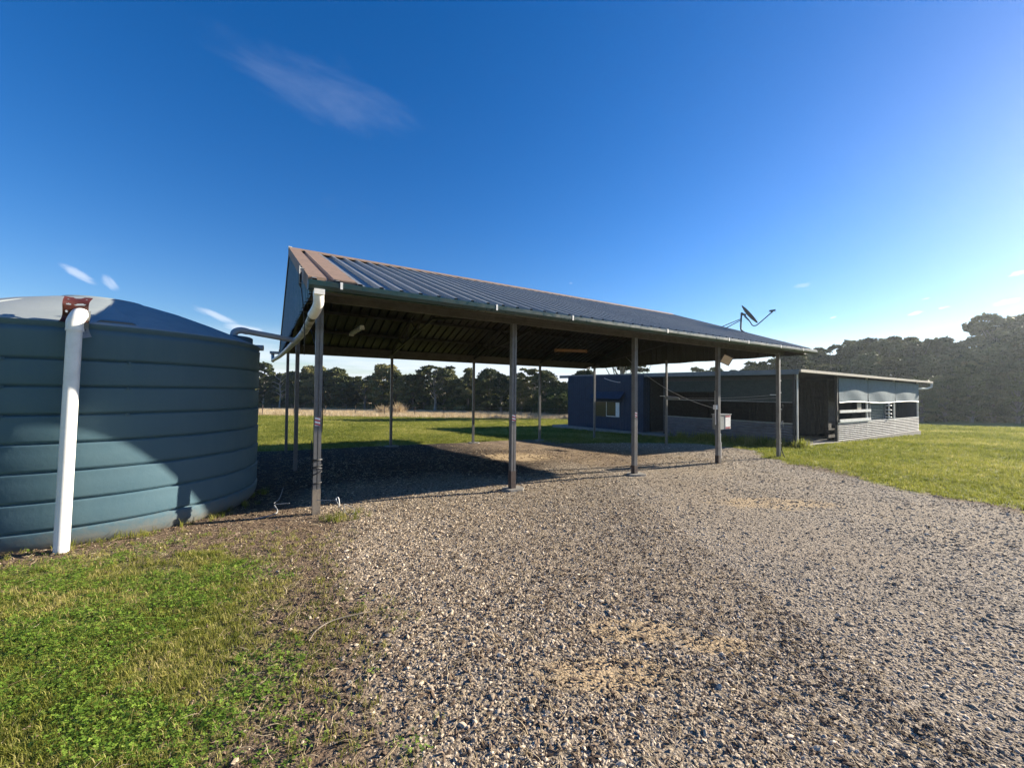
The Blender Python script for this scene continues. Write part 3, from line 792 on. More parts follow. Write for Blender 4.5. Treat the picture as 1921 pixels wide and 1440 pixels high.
# coil of cable hanging on the gable
cc = empty('cable_coil', W(-0.215, -0.05, 3.02), TH)
tag(cc, 'coil of black cable hooked on the blue gable near the gutter end', 'cable')
cc.location = W(-0.24, -0.22, 3.16)
mb = MB()
for k in range(5):
    rr = 0.075 + 0.006 * k
    mb.tube([(0.004 * k - 0.02, 0.75 * rr * math.cos(t * 0.35) + 0.006 * k, rr * 1.25 * math.sin(t * 0.35 + 0.1 * k)) for t in range(19)], 0.006, 6)
mb.tube(arc_pts([(0, 0.03, -0.09), (0.01, 0.0, -0.2), (0.02, -0.06, -0.34), (0.05, 0.02, -0.62), (0.06, 0.12, -0.95)]), 0.006, 6)
mb.build('coil', M['black'], cc)
MB().tube([(0.03, -0.06, 0.10), (-0.03, -0.06, 0.11), (-0.03, -0.14, 0.11), (-0.03, -0.14, -0.10), (0.03, -0.14, -0.10)], 0.006, 6).build('hook', M['galv'], cc)

# gutter pipes to the tank
gp = empty('gutter_pipe', (O.x, O.y, 0), TH)
tag(gp, 'white plastic gutter pipe running along the left gable and across to the water tank', 'pipe')
MB().box((-0.155, -0.88, 2.84), (-0.045, -0.74, 2.90)).build('outlet_box', M['pvc'], gp)
MB().tube(arc_pts([(-0.10, -0.80, 2.87), (-0.10, -0.79, 2.82), (-0.095, -0.74, 2.76), (-0.11, -0.62, 2.70), (-0.13, -0.5, 2.66)]), 0.057, 20).build('elbow', M['pvc'], gp)
MB().tube(arc_pts([(-0.12, -0.56, 2.68), (-0.125, -0.2, 2.645), (-0.13, 0.6, 2.60)]), 0.050, 20).build('mouldy_section', M['pvc_moss'], gp)
MB().tube(arc_pts([(-0.13, 0.55, 2.602), (-0.14, 1.3, 2.60), (-0.16, 2.1, 2.605), (-0.20, 3.6, 2.60), (-0.27, 5.8, 2.61), (-0.36, 7.75, 2.64), (-0.37, 7.95, 2.67)]), 0.047, 18).build('fall_pipe', M['pvc_grey'], gp)
MB().tube([(-0.37, 7.97, 2.62), (-0.37, 8.30, 2.80), (-0.37, 8.36, 2.90)], 0.045, 18).build('riser', M['pvc_grey'], gp)
MB().box((-0.45, 8.22, 2.86), (-0.17, 8.42, 2.93)).build('outlet_box', M['pvc_grey'], gp)
MB().tube([(-0.155, 1.92, 2.605), (-0.155, 2.18, 2.607)], 0.056, 18).build('tee', M['pvc_grey'], gp)
q0 = W(-0.155, 2.05, 2.62); q1 = Vector((-4.33, 6.33, 2.70))
loc_ = lambda p: Matrix.Rotation(-TH, 4, 'Z') @ (Vector(p) - Vector((O.x, O.y, 0)))
dq = (q1 - q0).normalized()
MB().tube([loc_(q0), loc_(q1 - dq * 0.1)], 0.045, 18).build('cross_pipe', M['pvc_grey'], gp)
MB().tube(arc_pts([loc_(q1 - dq * 0.14), loc_(q1 - dq * 0.04), loc_(q1 + dq * 0.04 - Vector((0, 0, .05))), loc_(q1 + dq * 0.05 - Vector((0, 0, .14)))], 5), 0.051, 18).build('drop_elbow', M['pvc_grey'], gp)

# cable down the first post and wire tangle on the ground
cb = empty('post_cable', W(0, 0, 0), TH)
tag(cb, 'black cable drooping from the roof and tied round the nearest carport post', 'cable')
g0 = lg(0, 0)
MB().tube(arc_pts([(-0.08, 1.2, 2.95), (-0.02, 0.5, 2.5), (0.055, 0.06, 1.9), (0.062, 0.02, 1.5), (0.058, 0.04, 1.2)]), 0.008, 6) \
    .tube(arc_pts([(-0.06, 0.03, 1.1), (-0.07, 0.0, 0.9), (-0.06, -0.03, 0.72)]), 0.007, 6).build('cable', M['black'], cb)
mb = MB()
for zz, dz in ((0.72, 0.0), (0.70, 0.03), (0.60, 0.09), (0.62, -0.03), (0.48, 0.16), (0.40, 0.04)):
    mb.tube([(0.054 * sx, 0.054 * sy, zz + g0 + dz * k / 4) for k, (sx, sy) in enumerate(((-1, 1), (-1, -1), (1, -1), (1, 1), (-1, 1)))], 0.007, 6)
mb.build('wrapped_turns', M['black'], cb)
tw = W(0, 0, g0); wr = empty('wire_tangle', (tw.x, tw.y, tw.z))
tag(wr, 'loose loop of pale wire sticking out at the foot of the nearest carport post', 'wire')
MB().tube(arc_pts([(0.04, -0.06, 0.20), (0.12, -0.08, 0.205), (0.26, -0.10, 0.21), (0.31, -0.10, 0.20), (0.36, -0.08, 0.10), (0.43, -0.1, 0.05), (0.52, -0.12, 0.035), (0.53, -0.06, 0.08), (0.44, -0.05, 0.13), (0.40, -0.08, 0.15), (0.42, -0.10, 0.05), (0.38, -0.16, 0.0), (0.33, -0.18, -0.02)]), 0.004, 6).build('wire_loop', M['wire'], wr)
MB().tube(arc_pts([(0.31, -0.10, 0.20), (0.30, -0.09, 0.23), (0.33, -0.09, 0.24), (0.35, -0.1, 0.16), (0.33, -0.09, 0.12)]), 0.006, 6).build('wire_end', M['white'], wr)
wr2 = empty('wire_scrap', (-3.12, 5.25, gzf(-3.12, 5.25)))
tag(wr2, 'bent scrap of wire and cord lying in shade between the tank and first post', 'wire')
MB().tube(arc_pts([(-0.14, 0.55, 0.22), (-0.08, 0.35, 0.12), (0.0, 0.1, 0.12), (0.2, 0.1, 0.13)]), 0.005, 6).tube(arc_pts([(0.0, 0.1, 0.1), (0.10, 0.0, 0.05), (0.08, -0.1, 0.03), (-0.06, -0.2, 0.015)]), 0.008, 6).build('cord', M['wire'], wr2)

# ------------------------------------------------------------------ things on the fourth and fifth post
U4, U5 = 3 * BAY, 4 * BAY
bxo = empty('meter_box', W(U4, 0.0, 0), TH)
tag(bxo, 'grey metal meter box with red and white striped notice fixed to the fourth front post', 'meter box')
MB().box((0.20, 0.075, 0.86), (0.70, 0.27, 1.23)).build('cabinet', M['galv'], bxo)
MB().box((0.18, 0.055, 1.231), (0.72, 0.29, 1.25)).build('lid', M['galv'], bxo)
MB().box((0.701, 0.09, 0.865), (0.708, 0.255, 1.225)).build('door', M['galv'], bxo)
nb = MB().box((0.45, 0.0675, 0.87), (0.68, 0.0735, 1.22)).build('notice', M['white'], bxo)
k = 0
for zz in (1.17, 0.875):
    for i in range(5):
        p = (0.462 + i * 0.044, 0.0655, zz)
        MB().bar(p, (p[0] + 0.02, 0.0655, zz + 0.045), 0.020, 0.003, (0, 1, 0)).build('red_stripe', M['red'], nb)
MB().tube([(0.055, 0.09, 1.262), (0.055, 0.09, 1.85)], 0.020, 12).build('conduit', M['pvc'], bxo)
MB().tube([(-0.065, 0.02, 1.0), (-0.065, 0.02, 1.40)], 0.011, 8).build('side_conduit', M['pvc'], bxo)
MB().box((-0.12, -0.03, 1.38), (-0.052, 0.05, 1.49)).build('junction_box', M['white'], bxo)
MB().tube(arc_pts([(0.16, 0.14, 0.84), (0.10, 0.10, 0.77), (0.04, 0.07, 0.70), (0.03, 0.06, 0.3), (0.035, 0.07, 0.15)]), 0.012, 8).build('supply_cable', M['pvc_grey'], bxo)
pc = empty('conduit_stub', W(U4 + 0.10, 0.05, lg(U4, 0.05)), TH)
tag(pc, 'thick grey plastic conduit standing on the ground behind the fourth front post', 'pipe')
MB().tube([(0, 0, -0.02), (0, 0, 0.74)], 0.060, 16).build('conduit', M['pvc_grey'], pc)
MB().tube([(0.005, 0, 0.13), (0.01, 0, 0.52)], 0.068, 16).build('sleeve', M['zinc'], pc)
fl = empty('floodlight', W(U4 + 0.09, 0.0, 2.62), TH)
tag(fl, 'small square floodlight tilted on the upper part of the fourth front post', 'floodlight')
hd = MB().box((-0.115, -0.02, -0.115), (0.115, 0.03, 0.115)).build('housing', M['post_base'], fl, (0.03, -0.155, 0.0))
hd.rotation_euler = (R(14), R(28), R(-52))
MB().box((-0.10, -0.026, -0.10), (0.10, -0.0205, 0.10)).build('lens', M['lamp'], hd)
MB().tube([(-0.045, 0, 0.0), (0.02, -0.02, 0.0), (0.10, -0.09, -0.01)], 0.012, 6).build('arm', M['post_base'], fl)
wl = empty('roof_cable', (0, 0, 0))
tag(wl, 'thin grey cable sagging from the carport roof to the junction box on the fourth post', 'cable')
a_ = W(10.4, 4.2, 3.05); b_ = W(U4 - 0.09, 0.0, 1.40)
pts = [a_.lerp(b_, t) + Vector((0, 0, -0.62 * t * (1 - t) * 1.6)) for t in np.linspace(0, 1, 14)]
MB().tube(pts, 0.009, 6).build('cable', M['wire'], wl)
hs = empty('garden_hose', W(U5, 0, lg(U5, 0)), TH)
tag(hs, 'black hose and tap riser clipped to the right side of the fifth front post', 'hose')
MB().tube(arc_pts([(0.075, -0.01, 1.9), (0.078, -0.01, 1.2), (0.075, -0.02, 0.6), (0.085, -0.03, 0.3), (0.12, -0.06, 0.12), (0.16, -0.10, 0.0)]), 0.014, 8).build('hose', M['black'], hs)
MB().tube([(0.06, 0.03, 1.95), (0.06, 0.03, 2.3)], 0.012, 8).build('riser', M['pvc_grey'], hs)
for zz in (2.23, 1.88, 1.4, 0.98, 0.42): MB().box((0.045, -0.035, zz - 0.012), (0.10, 0.02, zz + 0.012)).build('clip', M['white'], hs)
MB().tube(arc_pts([(0.08, -0.03, 1.35), (0.14, -0.05, 1.42), (0.15, -0.05, 1.52), (0.09, -0.03, 1.5)]), 0.008, 6).build('hose_loop', M['black'], hs)
MB().tube([(0.08, -0.03, 1.03), (0.13, -0.05, 1.0)], 0.018, 8).tube([(0.13, -0.05, 1.06), (0.15, -0.06, 0.88)], 0.012, 8).build('tap', M['galv'], hs)

cl = empty('clothesline', W(U5, WID / 2, 1.59), TH)
tag(cl, 'retractable clothesline with grey case, its lines stretched to the fifth front post', 'clothesline')
MB().tube([(0.0, -0.55, -0.01), (-0.02, -0.50, 0.0), (0.0, 0.0, 0.035), (0.0, 0.05, 0.035)], [0.03, 0.058, 0.058, 0.045], 16).build('case', M['galv'], cl)
MB().bar((0, 0.03, 0.08), (0.0, 0.28, 0.09), 0.03, 0.02).build('arm', M['white'], cl)
for k, (o1, o2) in enumerate(((0.03, 0.17), (-0.02, 0.08))):
    a_ = Vector((0, -0.55, o1)); b_ = Vector((0.0, -WID / 2 + 0.06, o2))
    MB().tube([a_.lerp(b_, t) + Vector((0, 0, -0.05 * 4 * t * (1 - t))) for t in np.linspace(0, 1, 8)], 0.0045, 5).build('line', M['wire'], cl)
MB().bar((0.03, -WID / 2 + 0.045, 0.17), (-0.36, -WID / 2 + 0.045, 0.17), 0.02, 0.02).bar((0.03, -WID / 2 + 0.045, 0.17), (0.12, -WID / 2 + 0.045, 0.17), 0.02, 0.02).build('end_bracket', M['white'], cl)

# satellite dish on the roof
fd = W(12.2, 1.12, roofz(1.12) + 0.03)
e1 = Vector((fd.y, -fd.x, 0)).normalized(); ez = Vector((0, 0, 1)); e2 = e1.cross(ez)
sat = empty('satellite_dish', fd, math.atan2(e1.y, e1.x))
tag(sat, 'satellite dish on a braced mast at the right end of the carport roof', 'satellite dish')
MB().tube(arc_pts([(0.10, 0, -0.02), (0.02, 0, 0.06), (0.0, 0, 0.16), (0.02, 0, 0.62)], 6), 0.026, 12).build('mast', M['dish'], sat)
MB().box((0.0, -0.07, -0.035), (0.17, 0.07, -0.015)).build('foot_plate', M['dish'], sat)
MB().tube([(0.0, 0, 0.42), (-0.86, 0.45, 0.16)], 0.013, 8).build('stay', M['dish'], sat)
MB().tube([(0.0, 0, 0.38), (-0.46, -0.1, 0.12)], 0.013, 8).build('stay', M['dish'], sat)
cd = Vector((0.20, 0, 0.52)); nrm = Vector((0.80, 0.0, 0.60)).normalized()
up_ = Vector((-0.60, 0, 0.80)); sd_ = Vector((0, 1, 0))
vs = []; fs = []; n_ = 28; rings = 7
for off in (0.0, -0.012):
    for i in range(rings + 1):
        r_ = 0.36 * i / rings
        for k in range(n_):
            a_ = 6.28318 * k / n_
            vs.append(cd + up_ * (r_ * math.sin(a_)) + sd_ * (r_ * 0.92 * math.cos(a_)) + nrm * (off + 0.055 * (r_ / 0.36) ** 2))
half = (rings + 1) * n_
for i in range(rings):
    for k in range(n_):
        f_ = (i * n_ + k, i * n_ + (k + 1) % n_, (i + 1) * n_ + (k + 1) % n_, (i + 1) * n_ + k)
        fs.append(f_); fs.append(tuple(q_ + half for q_ in f_[::-1]))
for k in range(n_):
    fs.append((rings * n_ + k, rings * n_ + (k + 1) % n_, half + rings * n_ + (k + 1) % n_, half + rings * n_ + k))
MB().add(vs, fs, True).build('reflector', M['dish'], sat)
MB().tube([(0.02, 0, 0.60), (0.06, 0, 0.56), (0.14, 0, 0.53)], 0.035, 8).bar((0.10, 0, 0.50), (0.22, 0, 0.36), 0.05, 0.04).build('mount', M['dish'], sat)
MB().tube(arc_pts([(0.10, 0, 0.53), (0.24, 0, 0.33), (0.31, 0, 0.20), (0.40, 0, 0.18), (0.50, 0, 0.25), (0.82, 0, 0.55)], 6), 0.016, 8).build('feed_arm', M['dish'], sat)
MB().bar((0.76, 0, 0.60), (0.92, 0, 0.61), 0.08, 0.045).bar((0.82, 0, 0.54), (0.84, 0, 0.60), 0.05, 0.05).build('feed_horn', M['dish'], sat)

# ------------------------------------------------------------------ shed
SU, SV = 16.27, 1.38
sh = empty('shed', W(SU, SV, 0), TH)
tag(sh, 'low dark blue metal shed with flat roof, open front and corrugated half walls', 'shed')
FZ = -0.17        # floor level at the near corner
def corr_h(p0, p1, z0, z1, pitch, amp, off):
    """horizontally corrugated wall between two plan points, corrugations stacked in z"""
    p0 = Vector(p0); p1 = Vector(p1); d = (p1 - p0).normalized(); nrm_ = Vector((d.y, -d.x, 0))
    n_ = max(8, int((z1 - z0) / pitch * 8)); vs = []
    for i in range(n_ + 1):
        zz = z0 + (z1 - z0) * i / n_; a = amp * math.sin(6.28318 * zz / pitch)
        for p in (p0, p1): vs.append(p + nrm_ * (off + a) + Vector((0, 0, zz)))
    k0 = len(vs)
    for i in range(n_ + 1):
        zz = z0 + (z1 - z0) * i / n_; a = amp * math.sin(6.28318 * zz / pitch)
        for p in (p0, p1): vs.append(p + nrm_ * (off + a - 0.003) + Vector((0, 0, zz)))
    fs = [(2 * i, 2 * i + 1, 2 * i + 3, 2 * i + 2) for i in range(n_)] + [(k0 + 2 * i + 2, k0 + 2 * i + 3, k0 + 2 * i + 1, k0 + 2 * i) for i in range(n_)]
    return MB().add(vs, fs, True)
def corr_v(p0, p1, z0, z1f, pitch, amp, off=0.0, holes=()):
    """vertically ribbed wall; holes = (a0, a1, z0, z1) along the wall"""
    p0 = Vector(p0); p1 = Vector(p1); L = (p1 - p0).length; d = (p1 - p0) / L; nrm_ = Vector((d.y, -d.x, 0))
    cuts = set(np.round(np.arange(0, L, pitch / 4), 4)) | {L}
    for h in holes: cuts |= {h[0], h[1]}
    cuts = sorted(cuts); mb = MB()
    for a0, a1 in zip(cuts, cuts[1:]):
        if a1 - a0 < 1e-4: continue
        f_ = lambda a: nrm_ * (off + amp * (1 if (a / pitch) % 1 < 0.3 else (0 if (a / pitch) % 1 > 0.45 else 0.5)))
        segs = [(z0, None)]
        hh = [h for h in holes if h[0] - 1e-4 <= a0 and a1 <= h[1] + 1e-4]
        spans = []
        lo = z0
        for h in sorted(hh, key=lambda q_: q_[2]): spans.append((lo, h[2])); lo = h[3]
        spans.append((lo, None))
        for s0, s1 in spans:
            t0 = z1f(a0) if s1 is None else s1; t1 = z1f(a1) if s1 is None else s1
            A0 = p0 + d * a0 + f_(a0 + 1e-5); A1 = p0 + d * a1 + f_(a1 - 1e-5)
            mb.add([A0 + ez * s0, A1 + ez * s0, A1 + ez * t1, A0 + ez * t0], [(0, 1, 2, 3)])
            B0 = A0 - nrm_ * 0.02; B1 = A1 - nrm_ * 0.02
            mb.add([B1 + ez * s0, B0 + ez * s0, B0 + ez * t0, B1 + ez * t1], [(0, 1, 2, 3)])
    return mb
LU, LV = 14.45, 12.60         # side wall length (u) and front wall length (v), local
# roof slab: rises a little towards the far left, falls a little to the right
def rz_(u, v): return 2.69 - 0.0055 * u + 0.0145 * v
ru0, ru1, rv0, rv1 = -0.32, LU + 1.25, -0.28, LV + 0.95
cs = [(ru0, rv0), (ru1, rv0), (ru1, rv1), (ru0, rv1)]
vs = [(u, v, rz_(u, v)) for u, v in cs] + [(u, v, rz_(u, v) - 0.05) for u, v in cs]
MB().add(vs, [(0, 1, 2, 3), (7, 6, 5, 4), (0, 4, 5, 1), (1, 5, 6, 2), (2, 6, 7, 3), (3, 7, 4, 0)]).build('roof', M['zinc_old'], sh)
def fascia(p, q_, mat_, name, h=0.17, t=0.02):
    p = Vector((*p, rz_(*p))); q_ = Vector((*q_, rz_(*q_)))
    dd = (q_ - p).normalized(); n_ = Vector((dd.y, -dd.x, 0)) * t
    vs = [p, q_, q_ - ez * h, p - ez * h]; vs = [v + ez * 0.012 for v in vs]; vs += [v + n_ for v in vs]
    MB().add(vs, [(3, 2, 1, 0), (4, 5, 6, 7), (0, 1, 5, 4), (1, 2, 6, 5), (2, 3, 7, 6), (3, 0, 4, 7)]).build(name, mat_, sh)
fascia((ru0 + 0.0, rv1), (ru0 + 0.0, rv0 - 0.02), M['fascia'], 'front_fascia', 0.185)
fascia((ru0, rv0), (ru1, rv0), M['cream'], 'side_gutter', 0.10, 0.09)
MB().tube([(ru1 - 0.1, rv0 - 0.04, 2.50), (ru1 - 0.1, rv0 - 0.04, 2.30), (ru1 - 0.35, rv0 + 0.1, 2.20), (LU + 0.1, -0.02, 2.19)], 0.055, 12).build('gutter_elbow', M['pvc'], sh)
# floor slab, follows the falling ground in front
slab = [(-0.10, -0.10), (LU + 0.1, -0.10), (LU + 0.1, LV), (-0.95, LV + 0.9), (-0.95, 5.2), (-0.10, 5.0)]
zt = lambda u, v: FZ - 0.0 * u - 0.012 * max(0, v - 4)
vs = [(u, v, zt(u, v)) for u, v in slab] + [(u, v, -1.2) for u, v in slab]; n_ = len(slab)
MB().add(vs, [tuple(range(n_))] + [(i, i + n_, (i + 1) % n_ + n_, (i + 1) % n_) for i in range(n_)]).build('floor_slab', M['concrete'], sh)
topz = lambda u0, v0, du, dv: (lambda a: rz_(u0 + du * a, v0 + dv * a) - 0.06)
# left block, vertical ribbed cladding with the window (wall runs from far left to the recess)
BU = -0.37; bv1, bv0 = 12.57, 6.72
wv1, wv0, wz0, wz1 = 10.17, 8.27, 0.46, 1.28
corr_v((BU, bv1, 0), (BU, bv0, 0), -0.55, topz(BU, bv1, 0, -1), 0.19, 0.024, 0.0, ((bv1 - wv1, bv1 - wv0, wz0, wz1),)).build('front_cladding', M['shed_blue'], sh)
corr_v((BU, bv0, 0), (BU + 2.2, bv0, 0), -0.4, topz(BU, bv0, 1, 0), 0.19, 0.012).build('recess_cladding', M['shed_blue'], sh)
corr_v((LU, bv1, 0), (BU, bv1, 0), -0.9, topz(LU, bv1, -1, 0), 0.19, 0.012).build('left_end_cladding', M['shed_blue'], sh)
corr_v((LU, 0.0, 0), (LU, bv1, 0), -0.9, topz(LU, 0, 0, 1), 0.19, 0.012).build('rear_cladding', M['shed_blue'], sh)
for v in (bv1, bv0): MB().box((BU - 0.016, v - 0.045, -0.5), (BU + 0.03, v + 0.045, rz_(BU, v) - 0.06)).build('corner_trim', M['shed_blue'], sh)
# window: fixed dark pane, sliding pane, white sash stile; flat hood above
wf = MB()
for a0, a1, c0, c1 in ((wv0 - 0.03, wv1 + 0.03, wz0 - 0.03, wz0), (wv0 - 0.03, wv1 + 0.03, wz1, wz1 + 0.03)): wf.box((BU - 0.035, a0, c0), (BU + 0.03, a1, c1))
for a0, a1 in ((wv0 - 0.03, wv0), (wv1, wv1 + 0.03)): wf.box((BU - 0.035, a0, wz0), (BU + 0.03, a1, wz1))
wfo = wf.build('window', M['shed_blue'], sh)
MB().box((BU - 0.004, 9.30, wz0), (BU + 0.004, wv1, wz1)).build('dark_pane', M['glass'], wfo)
MB().box((BU + 0.012, wv0 + 0.33, wz0), (BU + 0.016, 9.30, wz1)).build('sliding_pane', M['glass'], wfo)
MB().box((BU - 0.012, wv0 + 0.02, wz0 + 0.01), (BU + 0.02, wv0 + 0.30, wz1 - 0.01)).build('sash_stile', M['white'], wfo)
MB().box((BU + 0.004, wv0 + 0.30, wz0 + 0.01), (BU + 0.02, 9.30, wz0 + 0.05)).box((BU + 0.004, 9.27, wz0), (BU + 0.02, 9.31, wz1)).build('sash_rail', M['white'], wfo)
MB().add([(BU - 0.02, wv0 - 0.35, 1.86), (BU - 0.02, wv1 + 0.1, 1.86), (BU - 0.40, wv1 + 0.1, 1.47), (BU - 0.40, wv0 - 0.35, 1.47),
          (BU - 0.02, wv0 - 0.35, 1.845), (BU - 0.02, wv1 + 0.1, 1.845), (BU - 0.39, wv1 + 0.1, 1.455), (BU - 0.39, wv0 - 0.35, 1.455)],
         [(0, 1, 2, 3), (7, 6, 5, 4), (3, 2, 6, 7), (0, 3, 7, 4), (1, 5, 6, 2), (0, 4, 5, 1)]).build('window_hood', M['shed_blue'], sh)
# veranda part of the front: low corrugated wall and mesh screen
def frame_post(u, v, z0, mat_, w=0.075):
    MB().box((u - w / 2, v - w / 2, z0), (u + w / 2, v + w / 2, rz_(u, v) - 0.055)).build('frame_post', mat_, sh)
lw1 = 5.70
corr_h((0, lw1, 0), (0, 0.04, 0), -0.45, 0.66, 0.105, 0.016, 0.02).build('front_half_wall', M['zinc_old'], sh)
for v in (0.0, 3.0, lw1): frame_post(0.0, v, -0.35, M['truss'])
MB().box((-0.03, 0.04, 0.66), (0.05, lw1, 0.70)).build('front_sill', M['galv'], sh)
MB().box((0.02, 0.05, 1.50), (0.035, 2.95, 2.60)).build('mesh_screen', M['cloth_dark'], sh)
MB().box((0.02, 3.04, 1.86), (0.035, lw1 - 0.05, 2.64)).build('mesh_screen', M['cloth_dark'], sh)
MB().box((-0.02, 0.04, 1.47), (0.03, lw1, 1.50)).build('screen_rail', M['galv'], sh)
MB().box((-0.03, 0.04, 2.36), (0.03, lw1, 2.50)).build('head_beam', M['truss'], sh)
# sunny side: door opening, half wall with blinds above
sd0 = 3.78
for u in (sd0, 7.05, 10.68, LU): frame_post(u, 0.0, FZ, M['white'], 0.06)
frame_post(0.10, -0.07, FZ - 0.02, M['white'], 0.045)
MB().box((sd0 - 0.11, -0.05, FZ), (sd0 - 0.02, 0.04, 2.58)).build('door_jamb', M['truss'], sh)
corr_h((sd0, -0.02, 0), (LU, -0.02, 0), FZ + 0.02, 0.58, 0.083, 0.021, 0.02).build('side_half_wall', M['zinc'], sh)
MB().box((sd0, -0.05, 0.58), (LU, 0.03, 0.61)).build('side_sill', M['white'], sh)
# rolled-down shade cloth blinds, one per bay, slack between posts
def blind(u0, u1, seed):
    rnd = random.Random(seed); nu, nv = 20, 12; vs = []; fs = []
    for j in range(nv + 1):
        for i in range(nu + 1):
            t = i / nu; s_ = j / nv
            u = u0 + (u1 - u0) * t; zb = 1.46 + 0.03 * math.sin(3.14 * t) * (1 if seed != 2 else -1.4)
            zt_ = rz_(u, 0) - 0.16; zz = zb + (zt_ - zb) * s_
            y_ = -0.055 - 0.05 * math.sin(3.14 * s_) * math.sin(3.14 * t) - 0.012 * math.sin(9 * t + 5 * s_ + seed) * (1 - s_)
            vs.append((u, y_, zz))
    k0 = len(vs); vs += [(x_, y_ + 0.006, z_) for x_, y_, z_ in vs]
    for j in range(nv):
        for i in range(nu):
            k = j * (nu + 1) + i; fs.append((k, k + 1, k + nu + 2, k + nu + 1)); fs.append((k0 + k + nu + 1, k0 + k + nu + 2, k0 + k + 1, k0 + k))
    o = MB().add(vs, fs, True).build('blind', M['cloth'], sh)
    MB().tube([(u0 + 0.02 + (u1 - u0 - 0.04) * t, -0.06, 1.455 + 0.03 * math.sin(3.14 * t) * (1 if seed != 2 else -1.4)) for t in np.linspace(0, 1, 8)], 0.022, 8).build('bottom_rail', M['white'], o)
blind(sd0 + 0.05, 7.02, 1); blind(7.08, 10.65, 2); blind(10.71, LU - 0.03, 3)
# interior: ceiling lining, back partition, glimpsed window light
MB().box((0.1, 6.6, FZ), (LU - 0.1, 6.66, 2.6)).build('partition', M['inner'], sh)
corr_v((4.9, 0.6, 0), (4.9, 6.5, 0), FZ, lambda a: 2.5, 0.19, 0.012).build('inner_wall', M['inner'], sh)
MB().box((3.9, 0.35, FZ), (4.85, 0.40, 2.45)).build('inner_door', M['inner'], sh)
# things seen through the side openings
pb = empty('white_planks', W(SU, SV, 0), TH); tag(pb, 'two white boards fixed across the first opening under the blue blind', 'planks')
for zz, dz in ((1.02, 0.12), (0.62, 0.13)): MB().box((sd0 + 0.05, -0.10, zz), (7.25, -0.062, zz + dz)).build('plank', M['white'], pb)
lv = empty('louvre_window', W(SU, SV, 0), TH); tag(lv, 'grey slatted louvre panel standing in the middle opening of the shed side', 'louvre panel')
for i in range(10): MB().add([(7.6, 0.10, 0.64 + i * 0.078), (9.5, 0.10, 0.64 + i * 0.078), (9.5, 0.06, 0.70 + i * 0.078), (7.6, 0.06, 0.70 + i * 0.078),
                              (7.6, 0.106, 0.642 + i * 0.078), (9.5, 0.106, 0.642 + i * 0.078), (9.5, 0.066, 0.702 + i * 0.078), (7.6, 0.066, 0.702 + i * 0.078)],
                             [(0, 1, 2, 3), (7, 6, 5, 4), (0, 4, 5, 1), (3, 2, 6, 7)]).build('slat', M['cloth'], lv)
MB().box((9.50, 0.03, 0.62), (9.58, 0.12, 1.46)).box((7.52, 0.03, 0.62), (7.60, 0.12, 1.46)).build('frame', M['fascia'], lv)
ro = empty('insulator_rack', W(SU, SV, 0), TH); tag(ro, 'upright rod with four white knobs beside the grey louvre panel', 'rack')
MB().tube([(9.85, -0.02, 0.60), (9.85, -0.02, 1.46)], 0.03, 8).build('rod', M['white'], ro)
for zz in (0.70, 0.87, 1.06, 1.28): MB().lathe([(0.001, -0.03), (0.14, -0.02), (0.15, 0.0), (0.10, 0.03), (0.001, 0.04)], 12, (9.78, -0.02, zz)).build('knob', M['white'], ro)
hk = empty('yellow_note_board', W(SU, SV, 0), TH); tag(hk, 'small pale hanging board in the first opening of the shed side', 'board')
MB().box((6.05, 0.03, 1.0), (6.50, 0.05, 1.46)).build('board', M['cream'], hk)
# slack white wire at the left block's fascia
sw = empty('slack_wire', W(SU, SV, 0), TH); tag(sw, 'short white wire hanging from the shed fascia above the window hood', 'wire')
MB().tube(arc_pts([(BU - 0.05, 9.4, 2.62), (BU - 0.06, 9.0, 2.5), (BU - 0.06, 8.4, 2.38), (BU - 0.05, 8.2, 2.37)]), 0.016, 6).build('wire', M['white'], sw)

# ------------------------------------------------------------------ far fence
fn = empty('wire_fence', (0, 0, 0)); tag(fn, 'thin wire fence with slender steel pickets along the edge of the dry paddock', 'fence')
fpts = []
for i in range(21):
    x_ = -44 + i * 3.3; y_ = 43.5 + 0.06 * (x_ + 44) + 0.3 * random.random(); fpts.append((x_, y_, gzf(x_, y_)))
pm = MB().box((-0.03, -0.03, 0), (0.03, 0.03, 1.15)).mesh('picket', M['post_base'])
for p in fpts:
    o = bpy.data.objects.new('picket', pm); C.objects.link(o); o.parent = fn; o.location = p; o.rotation_euler = (R(random.uniform(-3, 3)), R(random.uniform(-3, 3)), 0)
for hz in (0.35, 0.7, 1.05):
    MB().tube([(x_, y_, z_ + hz) for x_, y_, z_ in fpts], 0.006, 4).build('wire', M['wire'], fn)

